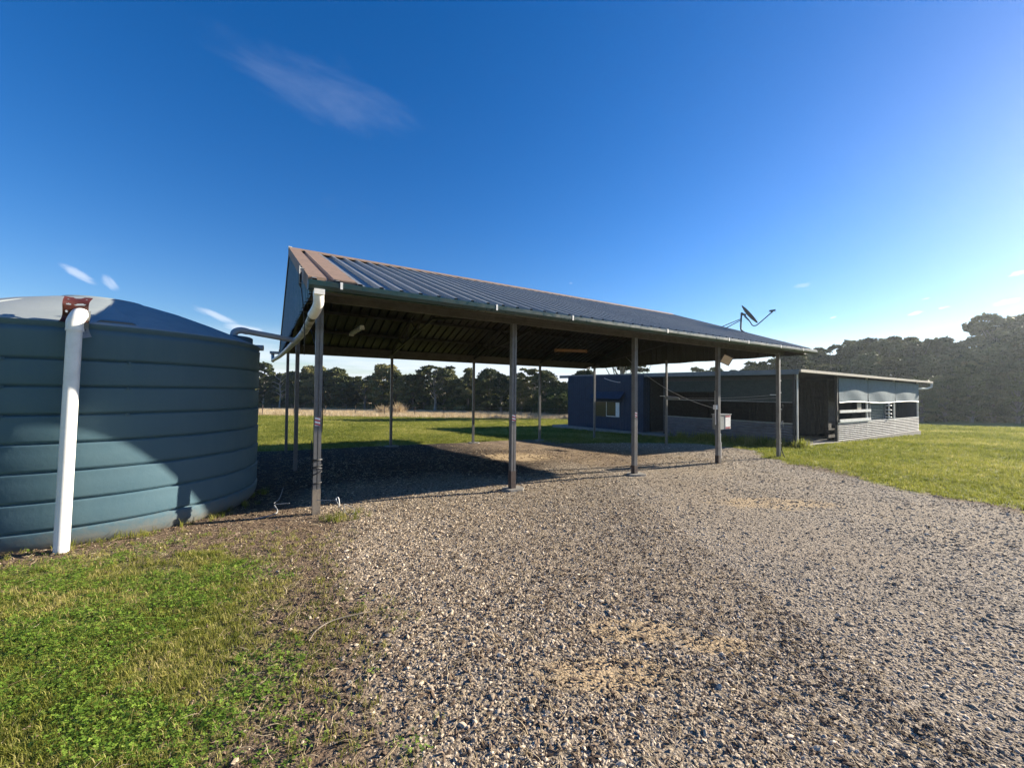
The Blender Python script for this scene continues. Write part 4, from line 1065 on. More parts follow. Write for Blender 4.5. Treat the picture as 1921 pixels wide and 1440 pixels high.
# ------------------------------------------------------------------ trees
def leaf_cloud(centres, radii, n_each, size, flat=0.75, rs=None, droop=0.0):
    rs = rs or rng
    P = []; T = []; S = []
    for c_, r_ in zip(centres, radii):
        n_ = int(n_each * (r_ / np.mean(radii)) ** 2)
        d = rs.normal(size=(n_, 3)); d /= np.linalg.norm(d, axis=1)[:, None]
        d[:, 2] = np.where(d[:, 2] < -0.35, -d[:, 2] * 0.6, d[:, 2])
        rr = r_ * (0.55 + 0.45 * rs.random(n_) ** 0.5) * (0.85 + 0.3 * np.sin(d[:, 0] * 5 + c_[0]) * np.cos(d[:, 1] * 4 + c_[1]))
        P.append(np.array(c_) + d * rr[:, None] * np.array([1, 1, flat]))
        T.append(np.clip(rs.random() * 0.6 + 0.08 + rs.normal(0, 0.12, n_), 0, 1)); S.append(size * (0.6 + 0.8 * rs.random(n_)))
    P = np.concatenate(P); T = np.concatenate(T); S = np.concatenate(S); n_ = len(P)
    a = rs.normal(size=(n_, 3)); a /= np.linalg.norm(a, axis=1)[:, None]
    b_ = np.cross(a, rs.normal(size=(n_, 3))); b_ /= np.linalg.norm(b_, axis=1)[:, None]
    a *= S[:, None] * 0.5; b_ *= S[:, None] * 0.32
    V = np.stack([P - a, P - b_, P + a, P + b_], 1).reshape(-1, 3)
    return V, np.repeat(T, 4)
def cloud_mesh(name, V, T, mat_):
    me_ = bpy.data.meshes.new(name); n_ = len(V) // 4
    me_.vertices.add(len(V)); me_.vertices.foreach_set('co', V.ravel())
    me_.loops.add(len(V)); me_.loops.foreach_set('vertex_index', np.arange(len(V)))
    me_.polygons.add(n_); me_.polygons.foreach_set('loop_start', np.arange(0, len(V), 4))
    me_.update(calc_edges=True)
    me_.attributes.new('tint', 'FLOAT', 'POINT').data.foreach_set('value', T.astype(np.float32))
    me_.materials.append(mat_)
    return me_
def make_tree(kind, seed):
    rs = np.random.default_rng(seed); rd = random.Random(seed)
    # heights are for a tree 10 m tall, scaled on placing
    cen = []; rad = []; limbs = MB()
    if kind == 'umbrella':        # open gum: flat-topped clumps carried on visible limbs
        trunk_top = 5.0; n_l = 9
        spread, base, topz_ = 3.0, 4.6, 9.2
    elif kind == 'dome':          # dense rounded crown almost to the ground
        trunk_top = 4.0; n_l = 6; spread, base, topz_ = 2.5, 0.9, 9.2
    elif kind == 'cone':
        trunk_top = 5.0; n_l = 6; spread, base, topz_ = 2.2, 0.7, 9.6
    else:                          # tall slender
        trunk_top = 6.0; n_l = 7; spread, base, topz_ = 1.9, 1.8, 9.5
    tp = [(0, 0, -0.3), (rd.uniform(-.1, .1), rd.uniform(-.1, .1), trunk_top * 0.5), (rd.uniform(-.3, .3), rd.uniform(-.3, .3), trunk_top), (rd.uniform(-.4, .4), rd.uniform(-.4, .4), topz_ - 0.6)]
    tp = arc_pts(tp, 5); k_ = len(tp)
    limbs.tube(tp, [0.24 * (1 - 0.85 * i / (k_ - 1)) for i in range(k_)], 7)
    n_c = {'umbrella': 30, 'dome': 44, 'cone': 44, 'slender': 32}[kind]
    for i in range(n_c):
        t = (i + rd.random()) / n_c
        zz = base + (topz_ - base) * (t ** (0.8 if kind != 'umbrella' else 0.55))
        tt = (zz - base) / (topz_ - base)
        if kind == 'umbrella': rr = spread * (0.35 + 0.65 * math.sin(min(1.0, tt * 1.15 + 0.15) * 2.2)); cr = rd.uniform(0.55, 1.0)
        elif kind == 'dome': rr = spread * math.sqrt(max(0.05, 1 - (tt * 1.05 - 0.28) ** 2 * 1.5)) if tt > .27 else spread * 0.95; cr = rd.uniform(0.75, 1.15)
        elif kind == 'cone': rr = spread * (1.02 - 0.88 * tt); cr = rd.uniform(0.6, 1.0) * (1.15 - 0.5 * tt)
        else: rr = spread * math.sin(0.5 + 2.3 * tt); cr = rd.uniform(0.55, 0.95)
        an = i * 2.39996 + rd.uniform(-0.4, 0.4); rr *= rd.uniform(0.45, 1.0)
        c_ = (rr * math.cos(an), rr * math.sin(an), zz); cen.append(c_); rad.append(cr)
        if i % 2 == 0 and rr > 0.6:
            z0 = max(1.6, zz - rr * 1.0 - 0.4); fr = min(0.95, max(0.1, z0 / topz_))
            s_ = tp[int(fr * (k_ - 1))]
            limbs.tube(arc_pts([tuple(s_), ((s_[0] + c_[0]) * 0.5, (s_[1] + c_[1]) * 0.5, s_[2] + (zz - s_[2]) * 0.45), (c_[0] * 0.95, c_[1] * 0.95, zz)], 3), [0.085, 0.07, 0.055, 0.045, 0.035, 0.025, 0.015], 5)
    flat = {'umbrella': 0.55, 'dome': 0.75, 'cone': 0.7, 'slender': 0.8}[kind]
    n_e = {'umbrella': 260, 'dome': 380, 'cone': 360, 'slender': 320}[kind]
    V, T = leaf_cloud(cen, rad, n_e, 0.30, flat, rs)
    return cloud_mesh('crown', V, T, M['gum']), limbs.mesh('trunk', M['pale_bark'] if seed % 2 else M['bark'])
KINDS = [('umbrella', 1), ('umbrella', 2), ('umbrella', 3), ('dome', 4), ('dome', 5), ('cone', 6), ('slender', 7), ('slender', 8), ('dome', 9), ('umbrella', 11)]
TM = [make_tree(k_, s_) for k_, s_ in KINDS]
words = {'umbrella': 'open-crowned', 'dome': 'dense rounded', 'cone': 'pointed', 'slender': 'tall narrow'}
ORD = ['first', 'second', 'third', 'fourth', 'fifth', 'sixth', 'seventh', 'eighth', 'ninth', 'tenth', 'eleventh', 'twelfth', 'thirteenth', 'fourteenth', 'fifteenth', 'sixteenth', 'seventeenth', 'eighteenth', 'nineteenth', 'twentieth']
def place_tree(ki, x_, y_, h, label, group, rz=None, wide=1.0):
    cm, tm = TM[ki]
    r0 = bpy.data.objects.new('gum_tree', None); C.objects.link(r0); r0.empty_display_size = 0.3
    r0.location = (x_, y_, gzf(x_, y_)); r0.rotation_euler = (0, 0, rz if rz is not None else random.uniform(0, 6.28)); s_ = h / 10.0
    r0.scale = (s_ * wide, s_ * wide, s_)
    tag(r0, label, 'tree', group)
    for nm, me_ in (('trunk', tm), ('crown', cm)):
        o = bpy.data.objects.new(nm, me_); C.objects.link(o); o.parent = r0
    return r0
# belt of trees beyond the paddock, seen under the carport roof (photo x, tree height, kind)
def px2dir(px): return (px - 960.5) / 756.3
BELT = []
kseq = [3, 6, 5, 8, 3, 5, 4, 6, 8, 8, 3, 1, 7, 4, 3, 6, 3, 7, 0, 4, 8, 5, 5, 3, 6, 9, 4, 2]
n_b = 0
LAND = [(500, 'beside the tank edge'), (545, 'by the rear left post'), (600, 'left of the nearest post'), (725, 'right of the nearest post'), (886, 'right of the rear second post'), (965, 'left of the second front post'), (1020, 'right of the second front post'), (1110, 'at the shed corner'), (3000, 'behind the shed')]
def belt_label(px, ki, cnt):
    for lim, txt in LAND:
        if px < lim:
            c_ = cnt.get(txt, 0); cnt[txt] = c_ + 1
            return '%s gum of the far belt, %s from left %s' % (words[KINDS[ki][0]], ORD[min(c_, 19)], txt)
cnt = {}
px = 474.0
while px < 1215:
    d_ = 96 - (px - 490) * 0.062
    if px > 1000: d_ -= (px - 1000) * 0.03
    ki = kseq[n_b % len(kseq)]
    hh = random.uniform(6.9, 10.2) * d_ / 85
    if px > 1000: hh *= 1.0
    y_ = d_ + random.uniform(-2.0, 2.0); x_ = px2dir(px) * y_
    if px >= 485: lab = belt_label(px, ki, cnt)
    else: lab = '%s gum tree in the far belt hidden behind the water tank' % words[KINDS[ki][0]]
    place_tree(ki, x_, y_, hh, lab, 'gum trees in the far belt', wide=random.uniform(1.1, 1.45))
    px += random.uniform(16, 25); n_b += 1
# pale dead gum among the belt
dt = empty('dead_tree', (px2dir(525) * 88, 88, gzf(px2dir(525) * 88, 88))); tag(dt, 'bare white dead gum at the left end of the far belt near the tank', 'tree')
mb = MB(); rd = random.Random(5)
mb.tube(arc_pts([(0, 0, 0), (0.2, 0, 3), (0.0, 0, 5.5), (0.5, 0, 8.0)], 4), [0.22 - 0.017 * i for i in range(13)], 6)
for i in range(9):
    z0 = 2.5 + i * 0.55; s_ = -1 if i % 2 else 1; L = rd.uniform(1.2, 2.4)
    mb.tube(arc_pts([(0.1, 0, z0), (s_ * L * 0.5, rd.uniform(-.4, .4), z0 + 0.6), (s_ * L, rd.uniform(-.6, .6), z0 + rd.uniform(0.4, 1.6))], 3), [0.09, 0.08, 0.07, 0.06, 0.05, 0.035, 0.02], 5)
mb.build('trunk', M['pale_bark'], dt)
# light green shrub clump near the shed corner
for k, (px, y_, h) in enumerate(((1040, 50, 3.6), (1052, 56, 4.6), (1022, 55, 3.4))):
    cen = [(random.uniform(-1.5, 1.5), random.uniform(-1, 1), random.uniform(0.5, h - 0.9)) for _ in range(16)]
    V, T = leaf_cloud(cen, [random.uniform(0.6, 1.0) for _ in cen], 260, 0.17, 0.8)
    o = empty('shrub', (px2dir(px) * y_, y_, gzf(px2dir(px) * y_, y_)))
    tag(o, '%s yellow-green shrub below the far trees just left of the shed' % ('nearest', 'tallest', 'leftmost')[k], 'shrub', 'shrubs left of the shed')
    cloud_mesh_ = cloud_mesh('foliage', V, T, M['bush']); f_ = bpy.data.objects.new('foliage', cloud_mesh_); C.objects.link(f_); f_.parent = o
    MB().tube([(0, 0, -0.1), (0.1, 0, h * 0.7)], [0.07, 0.02], 5).build('stem', M['bark'], o)
# tree standing just behind the shed with open crown and forked trunk
place_tree(0, 11.6, 43, 10.6, 'tall forked gum right behind the shed, seen under the carport roof', 'gum trees behind the shed', 1.0, 1.1)
place_tree(2, 13.9, 46, 9.6, 'gum with thin crown beside the tall forked gum behind the shed', 'gum trees behind the shed', 2.0, 0.9)
cnt2 = {}
RL = [(1260, 'above the left shed roof'), (1350, 'left of the fourth front post'), (1465, 'left of the fifth front post'), (1530, 'right of the fifth front post'), (1740, 'above the sunny shed side'), (3000, 'right of the shed')]
def right_label(px, ki, row):
    for lim, txt in RL:
        if px < lim:
            kk = (txt, row); c_ = cnt2.get(kk, 0); cnt2[kk] = c_ + 1
            return '%s %s gum, %s from left %s' % (row, words[KINDS[ki][0]], ORD[min(c_, 19)], txt)
# wood on the right: tops given by the photograph
TOPS = [(1180, 705), (1260, 705), (1300, 700), (1330, 690), (1360, 690), (1400, 690), (1430, 668), (1470, 650), (1510, 640), (1560, 642), (1610, 640), (1650, 642), (1700, 632), (1740, 640), (1780, 640), (1830, 620), (1870, 615), (1900, 598), (1960, 585), (2100, 560), (2400, 540)]
def top_at(px): return float(np.interp(px, [t[0] for t in TOPS], [t[1] for t in TOPS]))
row_k = [0, 1, 3, 2, 9, 4, 0, 8, 1, 2, 9, 3]
for row, d_, stp, hf in (('back-row', 68, 27, 1.0), ('middle-row', 59, 38, 0.84), ('front-row', 50, 50, 0.60)):
    px = 1225.0; i_ = 0
    while px < 2150:
        y_ = d_ - max(0, (px - 1500)) * (0.013 if row != 'front-row' else 0.010) + random.uniform(-1.5, 1.5)
        x_ = px2dir(px) * y_; hz = 737 + (px - 960) * 0.0093
        g_ = gzf(x_, y_); topz__ = 1.75 + (hz - top_at(px)) / 756.3 * y_
        h = (topz__ - g_) * hf * random.uniform(0.80, 1.12)
        if px < 1400: h *= 0.98
        ki = row_k[i_ % len(row_k)] if row != 'front-row' else [3, 4, 8, 5, 3][i_ % 5]
        place_tree(ki, x_, y_, h, right_label(px, ki, row), 'gum trees of the wood on the right', wide=random.uniform(1.0, 1.3) * (1.0 if h > 6 else 1.25))
        px += stp * random.uniform(0.8, 1.2) * (1 + max(0, px - 1900) / 500); i_ += 1
# undergrowth and the body of the woods, one mass nobody could count
def mass(name, label, pts, n_each, size, mat_, flat=0.8):
    cen = []; rad = []
    for (x_, y_, h, r_) in pts:
        g_ = gzf(x_, y_); k_ = max(1, int(h / (r_ * 1.1)))
        for j in range(k_): cen.append((x_ + random.uniform(-.6, .6), y_ + random.uniform(-.6, .6), g_ + 0.3 * r_ + j * r_ * 1.1)); rad.append(r_ * random.uniform(0.8, 1.2))
    V, T = leaf_cloud(cen, rad, n_each, size, flat)
    o = bpy.data.objects.new(name, cloud_mesh(name, V, T, mat_)); C.objects.link(o)
    tag(o, label, 'undergrowth', None, 'stuff'); return o
pts = []
for px in np.arange(300, 1240, 9.5):
    for dd in (1, 4, 10, 15):
        d_ = 96 - (px - 490) * 0.062 - (max(0, px - 1000)) * 0.03 + dd; pts.append((px2dir(px) * d_, d_, (random.uniform(6.2, 7.8) if dd > 9 else 4.6 if dd > 3 else 2.4) * d_ / 90, 1.5))
mass('undergrowth', 'dark dense undergrowth between the trunks of the far belt', pts, 230, 0.52, M['gum'])
pts = []
for px in np.arange(1200, 2180, 11):
    for dd, hh in ((53, 1.5), (62, 2.6), (74, 4.6)):
        d_ = dd - max(0, (px - 1500)) * 0.012; pts.append((px2dir(px) * d_, d_, hh * (0.6 if px < 1420 else 1), 1.4))
mass('undergrowth', 'dark shaded undergrowth filling the wood on the right', pts, 100, 0.38, M['gum'])

# ------------------------------------------------------------------ scatter: gravel, grass, straw
src = bpy.data.collections.new('scatter_sources')       # never linked to the scene; only instanced
def instancer(name, protos, P, rot, scl, idx_, tint, label, cat, parent=None):
    col = bpy.data.collections.new(name + '_shapes')
    for i, me_ in enumerate(protos):
        o = bpy.data.objects.new('%s_shape_%02d' % (name, i), me_); col.objects.link(o)
    me_ = bpy.data.meshes.new(name); n_ = len(P)
    me_.vertices.add(n_); me_.vertices.foreach_set('co', np.asarray(P, np.float32).ravel())
    me_.attributes.new('rot', 'FLOAT_VECTOR', 'POINT').data.foreach_set('vector', np.asarray(rot, np.float32).ravel())
    me_.attributes.new('scl', 'FLOAT', 'POINT').data.foreach_set('value', np.asarray(scl, np.float32))
    me_.attributes.new('pick', 'INT', 'POINT').data.foreach_set('value', np.asarray(idx_, np.int32))
    me_.attributes.new('tint', 'FLOAT', 'POINT').data.foreach_set('value', np.asarray(tint, np.float32))
    o = bpy.data.objects.new(name, me_); C.objects.link(o)
    tag(o, label, cat, None, 'stuff')
    ng = bpy.data.node_groups.new(name + '_nodes', 'GeometryNodeTree')
    ng.interface.new_socket('Geometry', in_out='INPUT', socket_type='NodeSocketGeometry')
    ng.interface.new_socket('Geometry', in_out='OUTPUT', socket_type='NodeSocketGeometry')
    gi = ng.nodes.new('NodeGroupInput'); go = ng.nodes.new('NodeGroupOutput')
    ci = ng.nodes.new('GeometryNodeCollectionInfo'); ci.inputs['Collection'].default_value = col
    ci.inputs['Separate Children'].default_value = True; ci.inputs['Reset Children'].default_value = True
    ip = ng.nodes.new('GeometryNodeInstanceOnPoints'); ip.inputs['Pick Instance'].default_value = True
    def na(t, nm):
        n = ng.nodes.new('GeometryNodeInputNamedAttribute'); n.data_type = t; n.inputs['Name'].default_value = nm
        return n.outputs['Attribute']
    er = ng.nodes.new('FunctionNodeEulerToRotation')
    ng.links.new(na('FLOAT_VECTOR', 'rot'), er.inputs[0])
    ng.links.new(gi.outputs[0], ip.inputs['Points']); ng.links.new(ci.outputs[0], ip.inputs['Instance'])
    ng.links.new(na('INT', 'pick'), ip.inputs['Instance Index']); ng.links.new(er.outputs[0], ip.inputs['Rotation'])
    ng.links.new(na('FLOAT', 'scl'), ip.inputs['Scale']); ng.links.new(ip.outputs[0], go.inputs[0])
    md = o.modifiers.new('scatter', 'NODES'); md.node_group = ng
    return o
def polar(n0, r0, r_in, r_out, power, amax=1.12, amin=-1.12):
    """points round the camera, n0 per m2 up to r0, thinning as (r0/r)^power"""
    edges = np.linspace(r_in, r_out, 120); X = []; Y = []
    for a0, a1 in zip(edges, edges[1:]):
        rm = (a0 + a1) / 2; dn = n0 * min(1.0, (r0 / rm) ** power)
        n_ = int(dn * (amax - amin) * rm * (a1 - a0) + rng.random())
        r_ = np.sqrt(rng.uniform(a0 * a0, a1 * a1, n_)); t = rng.uniform(amin, amax, n_)
        X.append(r_ * np.sin(t)); Y.append(r_ * np.cos(t))
    return np.concatenate(X), np.concatenate(Y)
def blocked(x, y):
    u = (x - O.x) * AX.x + (y - O.y) * AX.y; v = (x - O.x) * BX.x + (y - O.y) * BX.y
    return (np.hypot(x + 5.54, y - 5.44) < 1.74) | ((u > SU - 0.1) & (u < SU + LU + .1) & (v > SV - .1) & (v < SV + LV)) | ((u > SU - 1.0) & (u < SU) & (v > SV + 5.1) & (v < SV + LV + 0.95))
# stones
def stone(seed):
    rd_ = random.Random(seed); vs = []
    for p in ((0, 0, 1), (0, 0, -1)) : vs.append(p)
    rr = []
    n_ = 6
    for lay, (zz, r_) in enumerate(((0.45, 0.75), (-0.35, 0.85))):
        for k in range(n_):
            a_ = 6.283 * (k + 0.5 * lay + rd_.uniform(-.25, .25)) / n_; q_ = r_ * rd_.uniform(0.7, 1.2)
            vs.append((q_ * math.cos(a_), q_ * math.sin(a_), zz + rd_.uniform(-.2, .2)))
    sx, sy, sz = rd_.uniform(0.9, 1.35), rd_.uniform(0.6, 0.95), rd_.uniform(0.28, 0.52)
    vs = [(x_ * sx, y_ * sy, z_ * sz) for x_, y_, z_ in vs]
    fs = []
    for k in range(n_):
        a_, b_ = 2 + k, 2 + (k + 1) % n_; c_, d_ = 8 + k, 8 + (k + 1) % n_
        fs += [(0, a_, b_), (a_, c_, b_), (b_, c_, d_), (1, d_, c_)]
    return MB().add(vs, fs).mesh('stone', M['stone'])
X, Y = polar(6200, 2.9, 1.35, 17.0, 1.55)
gv, dm, dy, lu, fl_ = masks(X, Y)
keep = (rng.random(len(X)) < np.clip(gv * thin(X, Y) - fl_ * 0.85 + 0.05 * dm, 0, 1)) & ~blocked(X, Y)
for s_ in SAND[:3]:
    keep &= ~((((X - s_[0]) / s_[2]) ** 2 + ((Y - s_[1]) / s_[3]) ** 2 < 1.0) & (rng.random(len(X)) < 0.93))
X, Y = X[keep], Y[keep]; n_ = len(X); rr = np.hypot(X, Y)
coarse = fbm(X, Y, 0.55, 3, 77)
S = np.clip(rng.lognormal(math.log(0.0064), 0.45, n_), 0.0032, 0.026) * (0.75 + 0.6 * coarse) * (1 + np.clip(rr - 4, 0, 12) * 0.05)
nb_ = rng.random(n_) < 0.003; S[nb_] *= 1.7
Pz = gz(X, Y) + S * rng.uniform(-0.15, 0.30, n_)
rot = np.stack([rng.normal(0, 0.25, n_), rng.normal(0, 0.25, n_), rng.uniform(0, 6.28, n_)], 1)
tint = np.clip(rng.normal(0.58, 0.21, n_) + (fbm(X, Y, 0.9, 3, 55) - 0.5) * 0.35, 0, 1)
instancer('loose_gravel', [stone(i) for i in range(10)], np.stack([X, Y, Pz], 1), rot, S, rng.integers(0, 10, n_), tint, 'loose grey-brown gravel stones spread over the driveway', 'gravel')
# grass tufts
def tuft(seed, n_bl, h, spread, w, mat_, lean=0.5, flat=0.0):
    rd_ = random.Random(seed); mb_ = MB()
    for i in range(n_bl):
        a_ = rd_.uniform(0, 6.283); x0, y0 = rd_.gauss(0, spread), rd_.gauss(0, spread); L = h * rd_.uniform(0.5, 1.15); le = rd_.uniform(0.1, lean)
        dx, dy = math.cos(a_), math.sin(a_); px_, py_ = -dy * w / 2, dx * w / 2
        z1, z2 = L * 0.55 * (1 - flat), L * (1 - 0.35 * le) * (1 - flat)
        m1, m2 = L * le * 0.35, L * le * 1.0 + L * flat
        mb_.add([(x0 - px_, y0 - py_, -0.004), (x0 + px_, y0 + py_, -0.004), (x0 + dx * m1 + px_ * .8, y0 + dy * m1 + py_ * .8, z1), (x0 + dx * m1 - px_ * .8, y0 + dy * m1 - py_ * .8, z1), (x0 + dx * m2, y0 + dy * m2, z2)],
                [(0, 1, 2, 3), (3, 2, 4)])
    return mb_.mesh('tuft', mat_)
def clover(seed):
    rd_ = random.Random(seed); mb_ = MB()
    for i in range(6):
        x0, y0, z0 = rd_.gauss(0, 0.018), rd_.gauss(0, 0.018), rd_.uniform(0.014, 0.038)
        tx, ty = rd_.uniform(-.5, .5), rd_.uniform(-.5, .5)
        for k in range(3):
            a_ = k * 2.094 + rd_.uniform(0, 1); c_, s_ = math.cos(a_), math.sin(a_); r_ = rd_.uniform(0.0045, 0.0085)
            q_ = [(0, 0), (r_ * .7, -r_ * .55), (r_ * 1.25, -r_ * .3), (r_ * 1.25, r_ * .3), (r_ * .7, r_ * .55)]
            vs = []
            for lx, ly in q_:
                X_, Y_ = lx * c_ - ly * s_, lx * s_ + ly * c_; vs.append((x0 + X_, y0 + Y_, z0 + X_ * tx + Y_ * ty))
            mb_.add(vs, [(0, 1, 2, 3, 4)])
        mb_.add([(x0 - .0006, y0, 0), (x0 + .0006, y0, 0), (x0, y0, z0)], [(0, 1, 2)])
    return mb_.mesh('clover', M['clover'])
def scatter_grass(name, protos, n0, r0, r_in, r_out, power, prob, scale, label, cat, tintf, zoff=0.0, a0=-1.12, a1=1.12):
    X, Y = polar(n0, r0, r_in, r_out, power, a1, a0)
    mk = masks(X, Y); keep = (rng.random(len(X)) < prob(X, Y, mk)) & ~blocked(X, Y)
    X, Y = X[keep], Y[keep]; mk = [q_[keep] for q_ in mk]; n_ = len(X)
    S = scale(X, Y, mk) * rng.uniform(0.7, 1.3, n_)
    rot = np.stack([rng.normal(0, 0.12, n_), rng.normal(0, 0.12, n_), rng.uniform(0, 6.28, n_)], 1)
    return instancer(name, protos, np.stack([X, Y, gz(X, Y) + zoff], 1), rot, S, rng.integers(0, len(protos), n_), np.clip(tintf(X, Y, mk, n_), 0, 1), label, cat)
gp_ = [tuft(i, 9, 0.045, 0.016, 0.0035, M['grass'], 0.95) for i in range(5)]
PATCH = [(-1.28, 2.22, 0.20, 0.26), (-2.20, 3.45, 0.45, 0.22), (-2.75, 3.25, 0.40, 0.22), (-2.75, 2.55, 0.45, 0.32), (-2.3, 2.95, 0.3, 0.2), (-1.75, 1.85, 0.30, 0.2), (-1.05, 1.80, 0.28, 0.22), (-3.5, 3.2, 0.5, 0.15)]
def cov(X, Y):
    a_ = 0.75 * smooth(fbm(X, Y, 1.7, 4, 61), 0.44, 0.58)
    w_ = (fbm(X, Y, 3.0, 3, 62) - 0.5) * 1.6
    for cx_, cy_, rx_, ry_ in PATCH: a_ = np.maximum(a_, smooth(np.sqrt(((X - cx_) / rx_) ** 2 + ((Y - cy_) / ry_) ** 2) + w_, 1.15, 0.65))
    return a_      # where clover takes over
near_l = lambda X, Y: ((X < 1.0) & (Y < 4.6))
scatter_grass('lawn_grass', gp_, 2000, 2.8, 1.2, 7.5, 1.4, lambda X, Y, m: near_l(X, Y) * (1 - m[0]) ** 2.5 * (1 - 0.82 * m[1]) * (1 - 0.65 * cov(X, Y)),
              lambda X, Y, m: 0.9 + 0 * X, 'patchy short lawn grass in front of the water tank', 'grass',
              lambda X, Y, m, n: 0.42 + rng.normal(0, 0.26, n) + 0.8 * (fbm(X, Y, 2.2, 3, 8) - 0.45))
scatter_grass('clover_patch', [clover(i) for i in range(5)], 3000, 2.8, 1.2, 7.5, 1.4, lambda X, Y, m: near_l(X, Y) * (1 - m[0]) ** 2.5 * (1 - 0.9 * m[1]) * cov(X, Y),
              lambda X, Y, m: 0.80 + 0 * X, 'bright green clover patches in the near lawn', 'clover', lambda X, Y, m, n: 0.50 + rng.normal(0, 0.25, n))
fg = [tuft(20 + i, 9, 0.055, 0.03, 0.006, M['grass'], 0.9) for i in range(5)]
scatter_grass('field_grass', fg, 620, 7.0, 4.5, 52, 1.75, lambda X, Y, m: (~near_l(X, Y)) * (1 - m[0]) ** 2 * (1 - 0.9 * m[1]) * (1 - m[4]) * (1 - m[2]) * ((X > 2) | (Y > 8)),
              lambda X, Y, m: 0.9 + np.clip(np.hypot(X, Y) - 8, 0, 50) * 0.055, 'mown green field grass around the carport and shed', 'grass',
              lambda X, Y, m, n: 0.36 + rng.normal(0, 0.16, n) + 0.8 * (fbm(X, Y, 0.5, 4, 31) - 0.5))
tg = [tuft(40 + i, 16, 0.16, 0.03, 0.006, M['grass'], 0.6) for i in range(4)]
def weedp(X, Y, m):
    u = (X - O.x) * AX.x + (Y - O.y) * AX.y; v = (X - O.x) * BX.x + (Y - O.y) * BX.y
    a_ = ((u > SU - 1.0) & (u < SU - 0.1) & (v > SV + 0.1) & (v < SV + 5.4)) * smooth(fbm(X, Y, 1.6, 3, 12), 0.35, 0.5)
    b_ = (np.hypot(X + 5.54, Y - 5.44) < 1.98) * 0.30
    c_ = (np.hypot(X + 2.1, Y - 5.15) < 0.30) * 0.55
    d_ = ((np.abs(u - SU) < 0.35) & (np.abs(v - SV + 0.1) < 0.3)) * 0.8
    return np.clip(a_ + b_ + c_ + d_, 0, 1)
scatter_grass('weeds', tg, 200, 6, 2.5, 24, 1.0, weedp, lambda X, Y, m: np.where(np.hypot(X, Y) > 10, 2.3, 0.55), 'rank weeds growing at the foot of the shed wall and tank', 'weeds', lambda X, Y, m, n: 0.32 + rng.normal(0, 0.18, n))
dg = [tuft(60 + i, 14, 0.55, 0.12, 0.018, M['dry'], 0.55) for i in range(4)]
scatter_grass('dry_grass', dg, 9.0, 48, 38, 100, 0.6, lambda X, Y, m: m[2], lambda X, Y, m: 0.8 + 0 * X, 'tall straw-coloured dry grass in the paddock before the far trees', 'grass', lambda X, Y, m, n: 0.5 + rng.normal(0, 0.25, n), a0=-0.85, a1=0.45)
# big tan tussocks
for k, (px, d_, h, txt) in enumerate(((720, 52, 1.15, 'smaller left tussock of dry grass beside the rear second post'), (748, 53, 1.45, 'bigger right tussock of dry grass beside the rear second post'))):
    x_ = px2dir(px) * d_; o = empty('dry_tussock', (x_, d_, gzf(x_, d_))); tag(o, txt, 'tussock', 'dry tussocks in the paddock')
    mm = tuft(80 + k, 420, h * 1.25, 0.42, 0.03, None, 1.0); mm.materials.append(M['tan_grass'] if 'tan_grass' in M else M.setdefault('tan_grass', paint('tussock_straw', (0.55, 0.43, 0.26), (0.38, 0.29, 0.17), 0.9, scale=6)))
    q_ = bpy.data.objects.new('blades', mm); C.objects.link(q_); q_.parent = o
# straw, twigs and bark litter
def straw(seed, L, w, mat_):
    rd_ = random.Random(seed); pts_ = [(0, 0, 0.002)]; a_ = 0
    for i in range(4): a_ += rd_.uniform(-.45, .45); p = pts_[-1]; pts_.append((p[0] + math.cos(a_) * L / 4, p[1] + math.sin(a_) * L / 4, 0.002 + rd_.uniform(0, 0.012)))
    return MB().tube(pts_, [w, w, w, w * .8, w * .4], 3, False).mesh('straw', mat_)
X, Y = polar(480, 3.0, 1.3, 15.0, 1.5)
gv, dm, dy, lu, fl_ = masks(X, Y)
lt = smooth(fbm(X, Y, 0.8, 3, 91), 0.35, 0.6)
pr_ = np.clip(dm * 0.9 + gv * 0.07 * smooth(X, 4.5, 0.5) * lt + gv * 0.25 * smooth(X, 1.0, -1.2) + fl_ * 0.8 + (X < 0) * (Y < 4.5) * 0.16 + gv * smooth(Y, 4.5, 7) * 0.3 * lt, 0, 1)
keep = (rng.random(len(X)) < pr_) & ~blocked(X, Y); X, Y = X[keep], Y[keep]; n_ = len(X)
instancer('straw_litter', [straw(i, 0.025 + 0.011 * i, 0.0007 + 0.00013 * i, M['dry']) for i in range(6)], np.stack([X, Y, gz(X, Y) + 0.006], 1),
          np.stack([rng.normal(0, .15, n_), rng.normal(0, .15, n_), rng.uniform(0, 6.28, n_)], 1), rng.uniform(0.6, 1.4, n_) * (1 + np.clip(np.hypot(X, Y) - 4, 0, 10) * .06), rng.integers(0, 6, n_), rng.random(n_), 'dry straw and grass stalks strewn over the gravel edge', 'straw')
def chip(seed):
    rd_ = random.Random(seed); a_, b_, c_ = rd_.uniform(.010, .022), rd_.uniform(.003, .007), rd_.uniform(.001, .003)
    return MB().add([(-a_, -b_ * .5, 0), (0, -b_, c_), (a_, 0, 0), (0.2 * a_, b_, c_ * 1.5), (-a_ * .6, b_ * .8, 0), (0, 0, c_ * 3)], [(0, 1, 5), (1, 2, 5), (2, 3, 5), (3, 4, 5), (4, 0, 5)]).mesh('chip', M['chip'])
X, Y = polar(900, 3.0, 1.3, 13.0, 1.5)
gv, dm, dy, lu, fl_ = masks(X, Y)
keep = (rng.random(len(X)) < np.clip(dm + 0.7 * fl_ + (X < 0) * (Y < 4.5) * 0.2 + gv * 0.06, 0, 1)) & ~blocked(X, Y); X, Y = X[keep], Y[keep]; n_ = len(X)
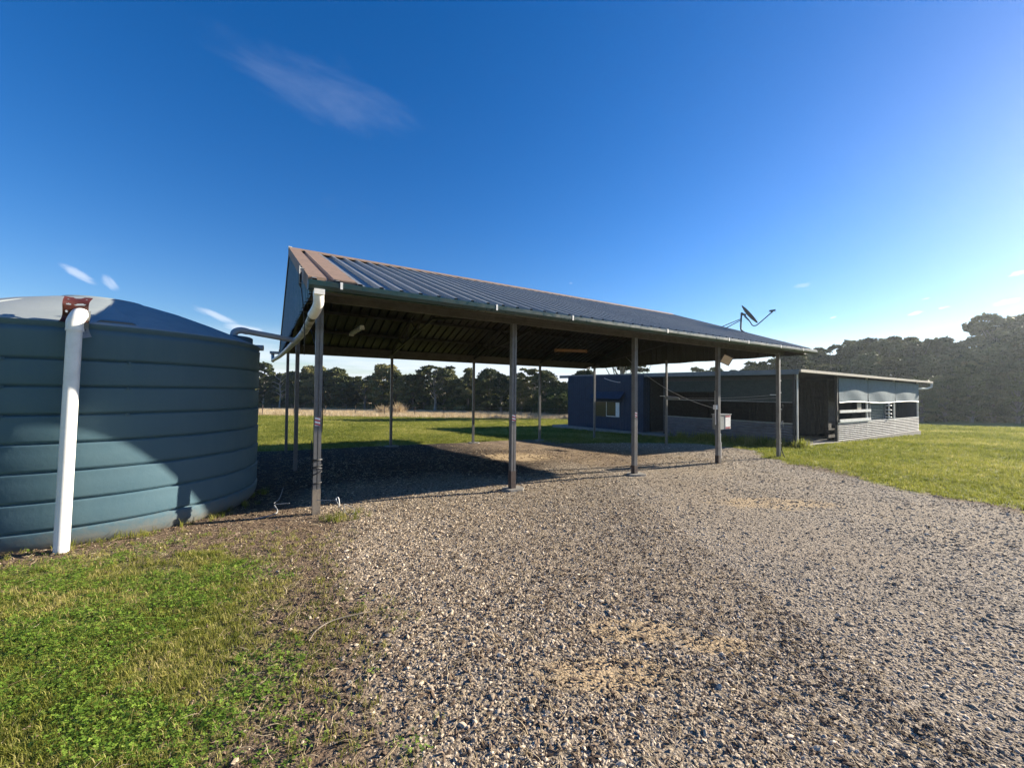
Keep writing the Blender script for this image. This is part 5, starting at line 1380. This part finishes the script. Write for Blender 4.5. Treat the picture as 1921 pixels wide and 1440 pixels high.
instancer('bark_litter', [chip(i) for i in range(6)], np.stack([X, Y, gz(X, Y) + 0.004], 1),
          np.stack([rng.normal(0, .35, n_), rng.normal(0, .35, n_), rng.uniform(0, 6.28, n_)], 1), rng.uniform(0.6, 1.5, n_) * (1 + np.clip(np.hypot(X, Y) - 4, 0, 10) * .05), rng.integers(0, 6, n_), rng.random(n_), 'brown bark chips and dead leaves on the bare dirt', 'litter')
# a long pale twig and a few bigger stones that stand out
tw = empty('twig', (-1.22, 2.62, gzf(-1.22, 2.62))); tag(tw, 'long curved pale twig lying on the dirt between lawn and gravel', 'twig')
MB().tube(arc_pts([(0.0, -0.14, 0.01), (0.0, -0.04, 0.018), (0.05, 0.06, 0.02), (0.16, 0.13, 0.02), (0.26, 0.19, 0.012)]), [0.0045] * 20 + [0.0042] * 13, 6).build('stem', M['timber'], tw)
for k, (x_, y_, s_, txt) in enumerate(((-0.83, 2.13, 0.022, 'pale cream stone alone on the dirt right of the lawn'), (1.21, 2.56, 0.012, 'dark angular stone at the edge of the sand patch'))):
    mm = stone(30 + k); mm.materials.clear(); mm.materials.append(M['cream'] if k == 0 else M['concrete'])
    o = bpy.data.objects.new('stone', mm); C.objects.link(o); o.location = (x_, y_, gzf(x_, y_) + s_ * 0.3); o.scale = (s_, s_, s_); o.rotation_euler = (0.1, 0.2, 0.7 + k); tag(o, txt, 'stone')

# ------------------------------------------------------------------ haze volume added to stand for lens glare towards the sun
hz = MB().box((-140, -30, -4.5), (160, 135, 14.5)).build('haze', None)
tag(hz, 'thin haze added over the whole field as a veil of lens glare', 'haze', None, 'stuff')
m = bpy.data.materials.new('glare_haze'); m.use_nodes = True; nt = m.node_tree; nt.nodes.clear()
pv_ = nt.nodes.new('ShaderNodeVolumePrincipled'); mo = nt.nodes.new('ShaderNodeOutputMaterial')
pv_.inputs['Color'].default_value = (0.80, 0.90, 1.0, 1); pv_.inputs['Density'].default_value = 0.00036; pv_.inputs['Anisotropy'].default_value = 0.60
nt.links.new(pv_.outputs[0], mo.inputs['Volume']); hz.data.materials.append(m)
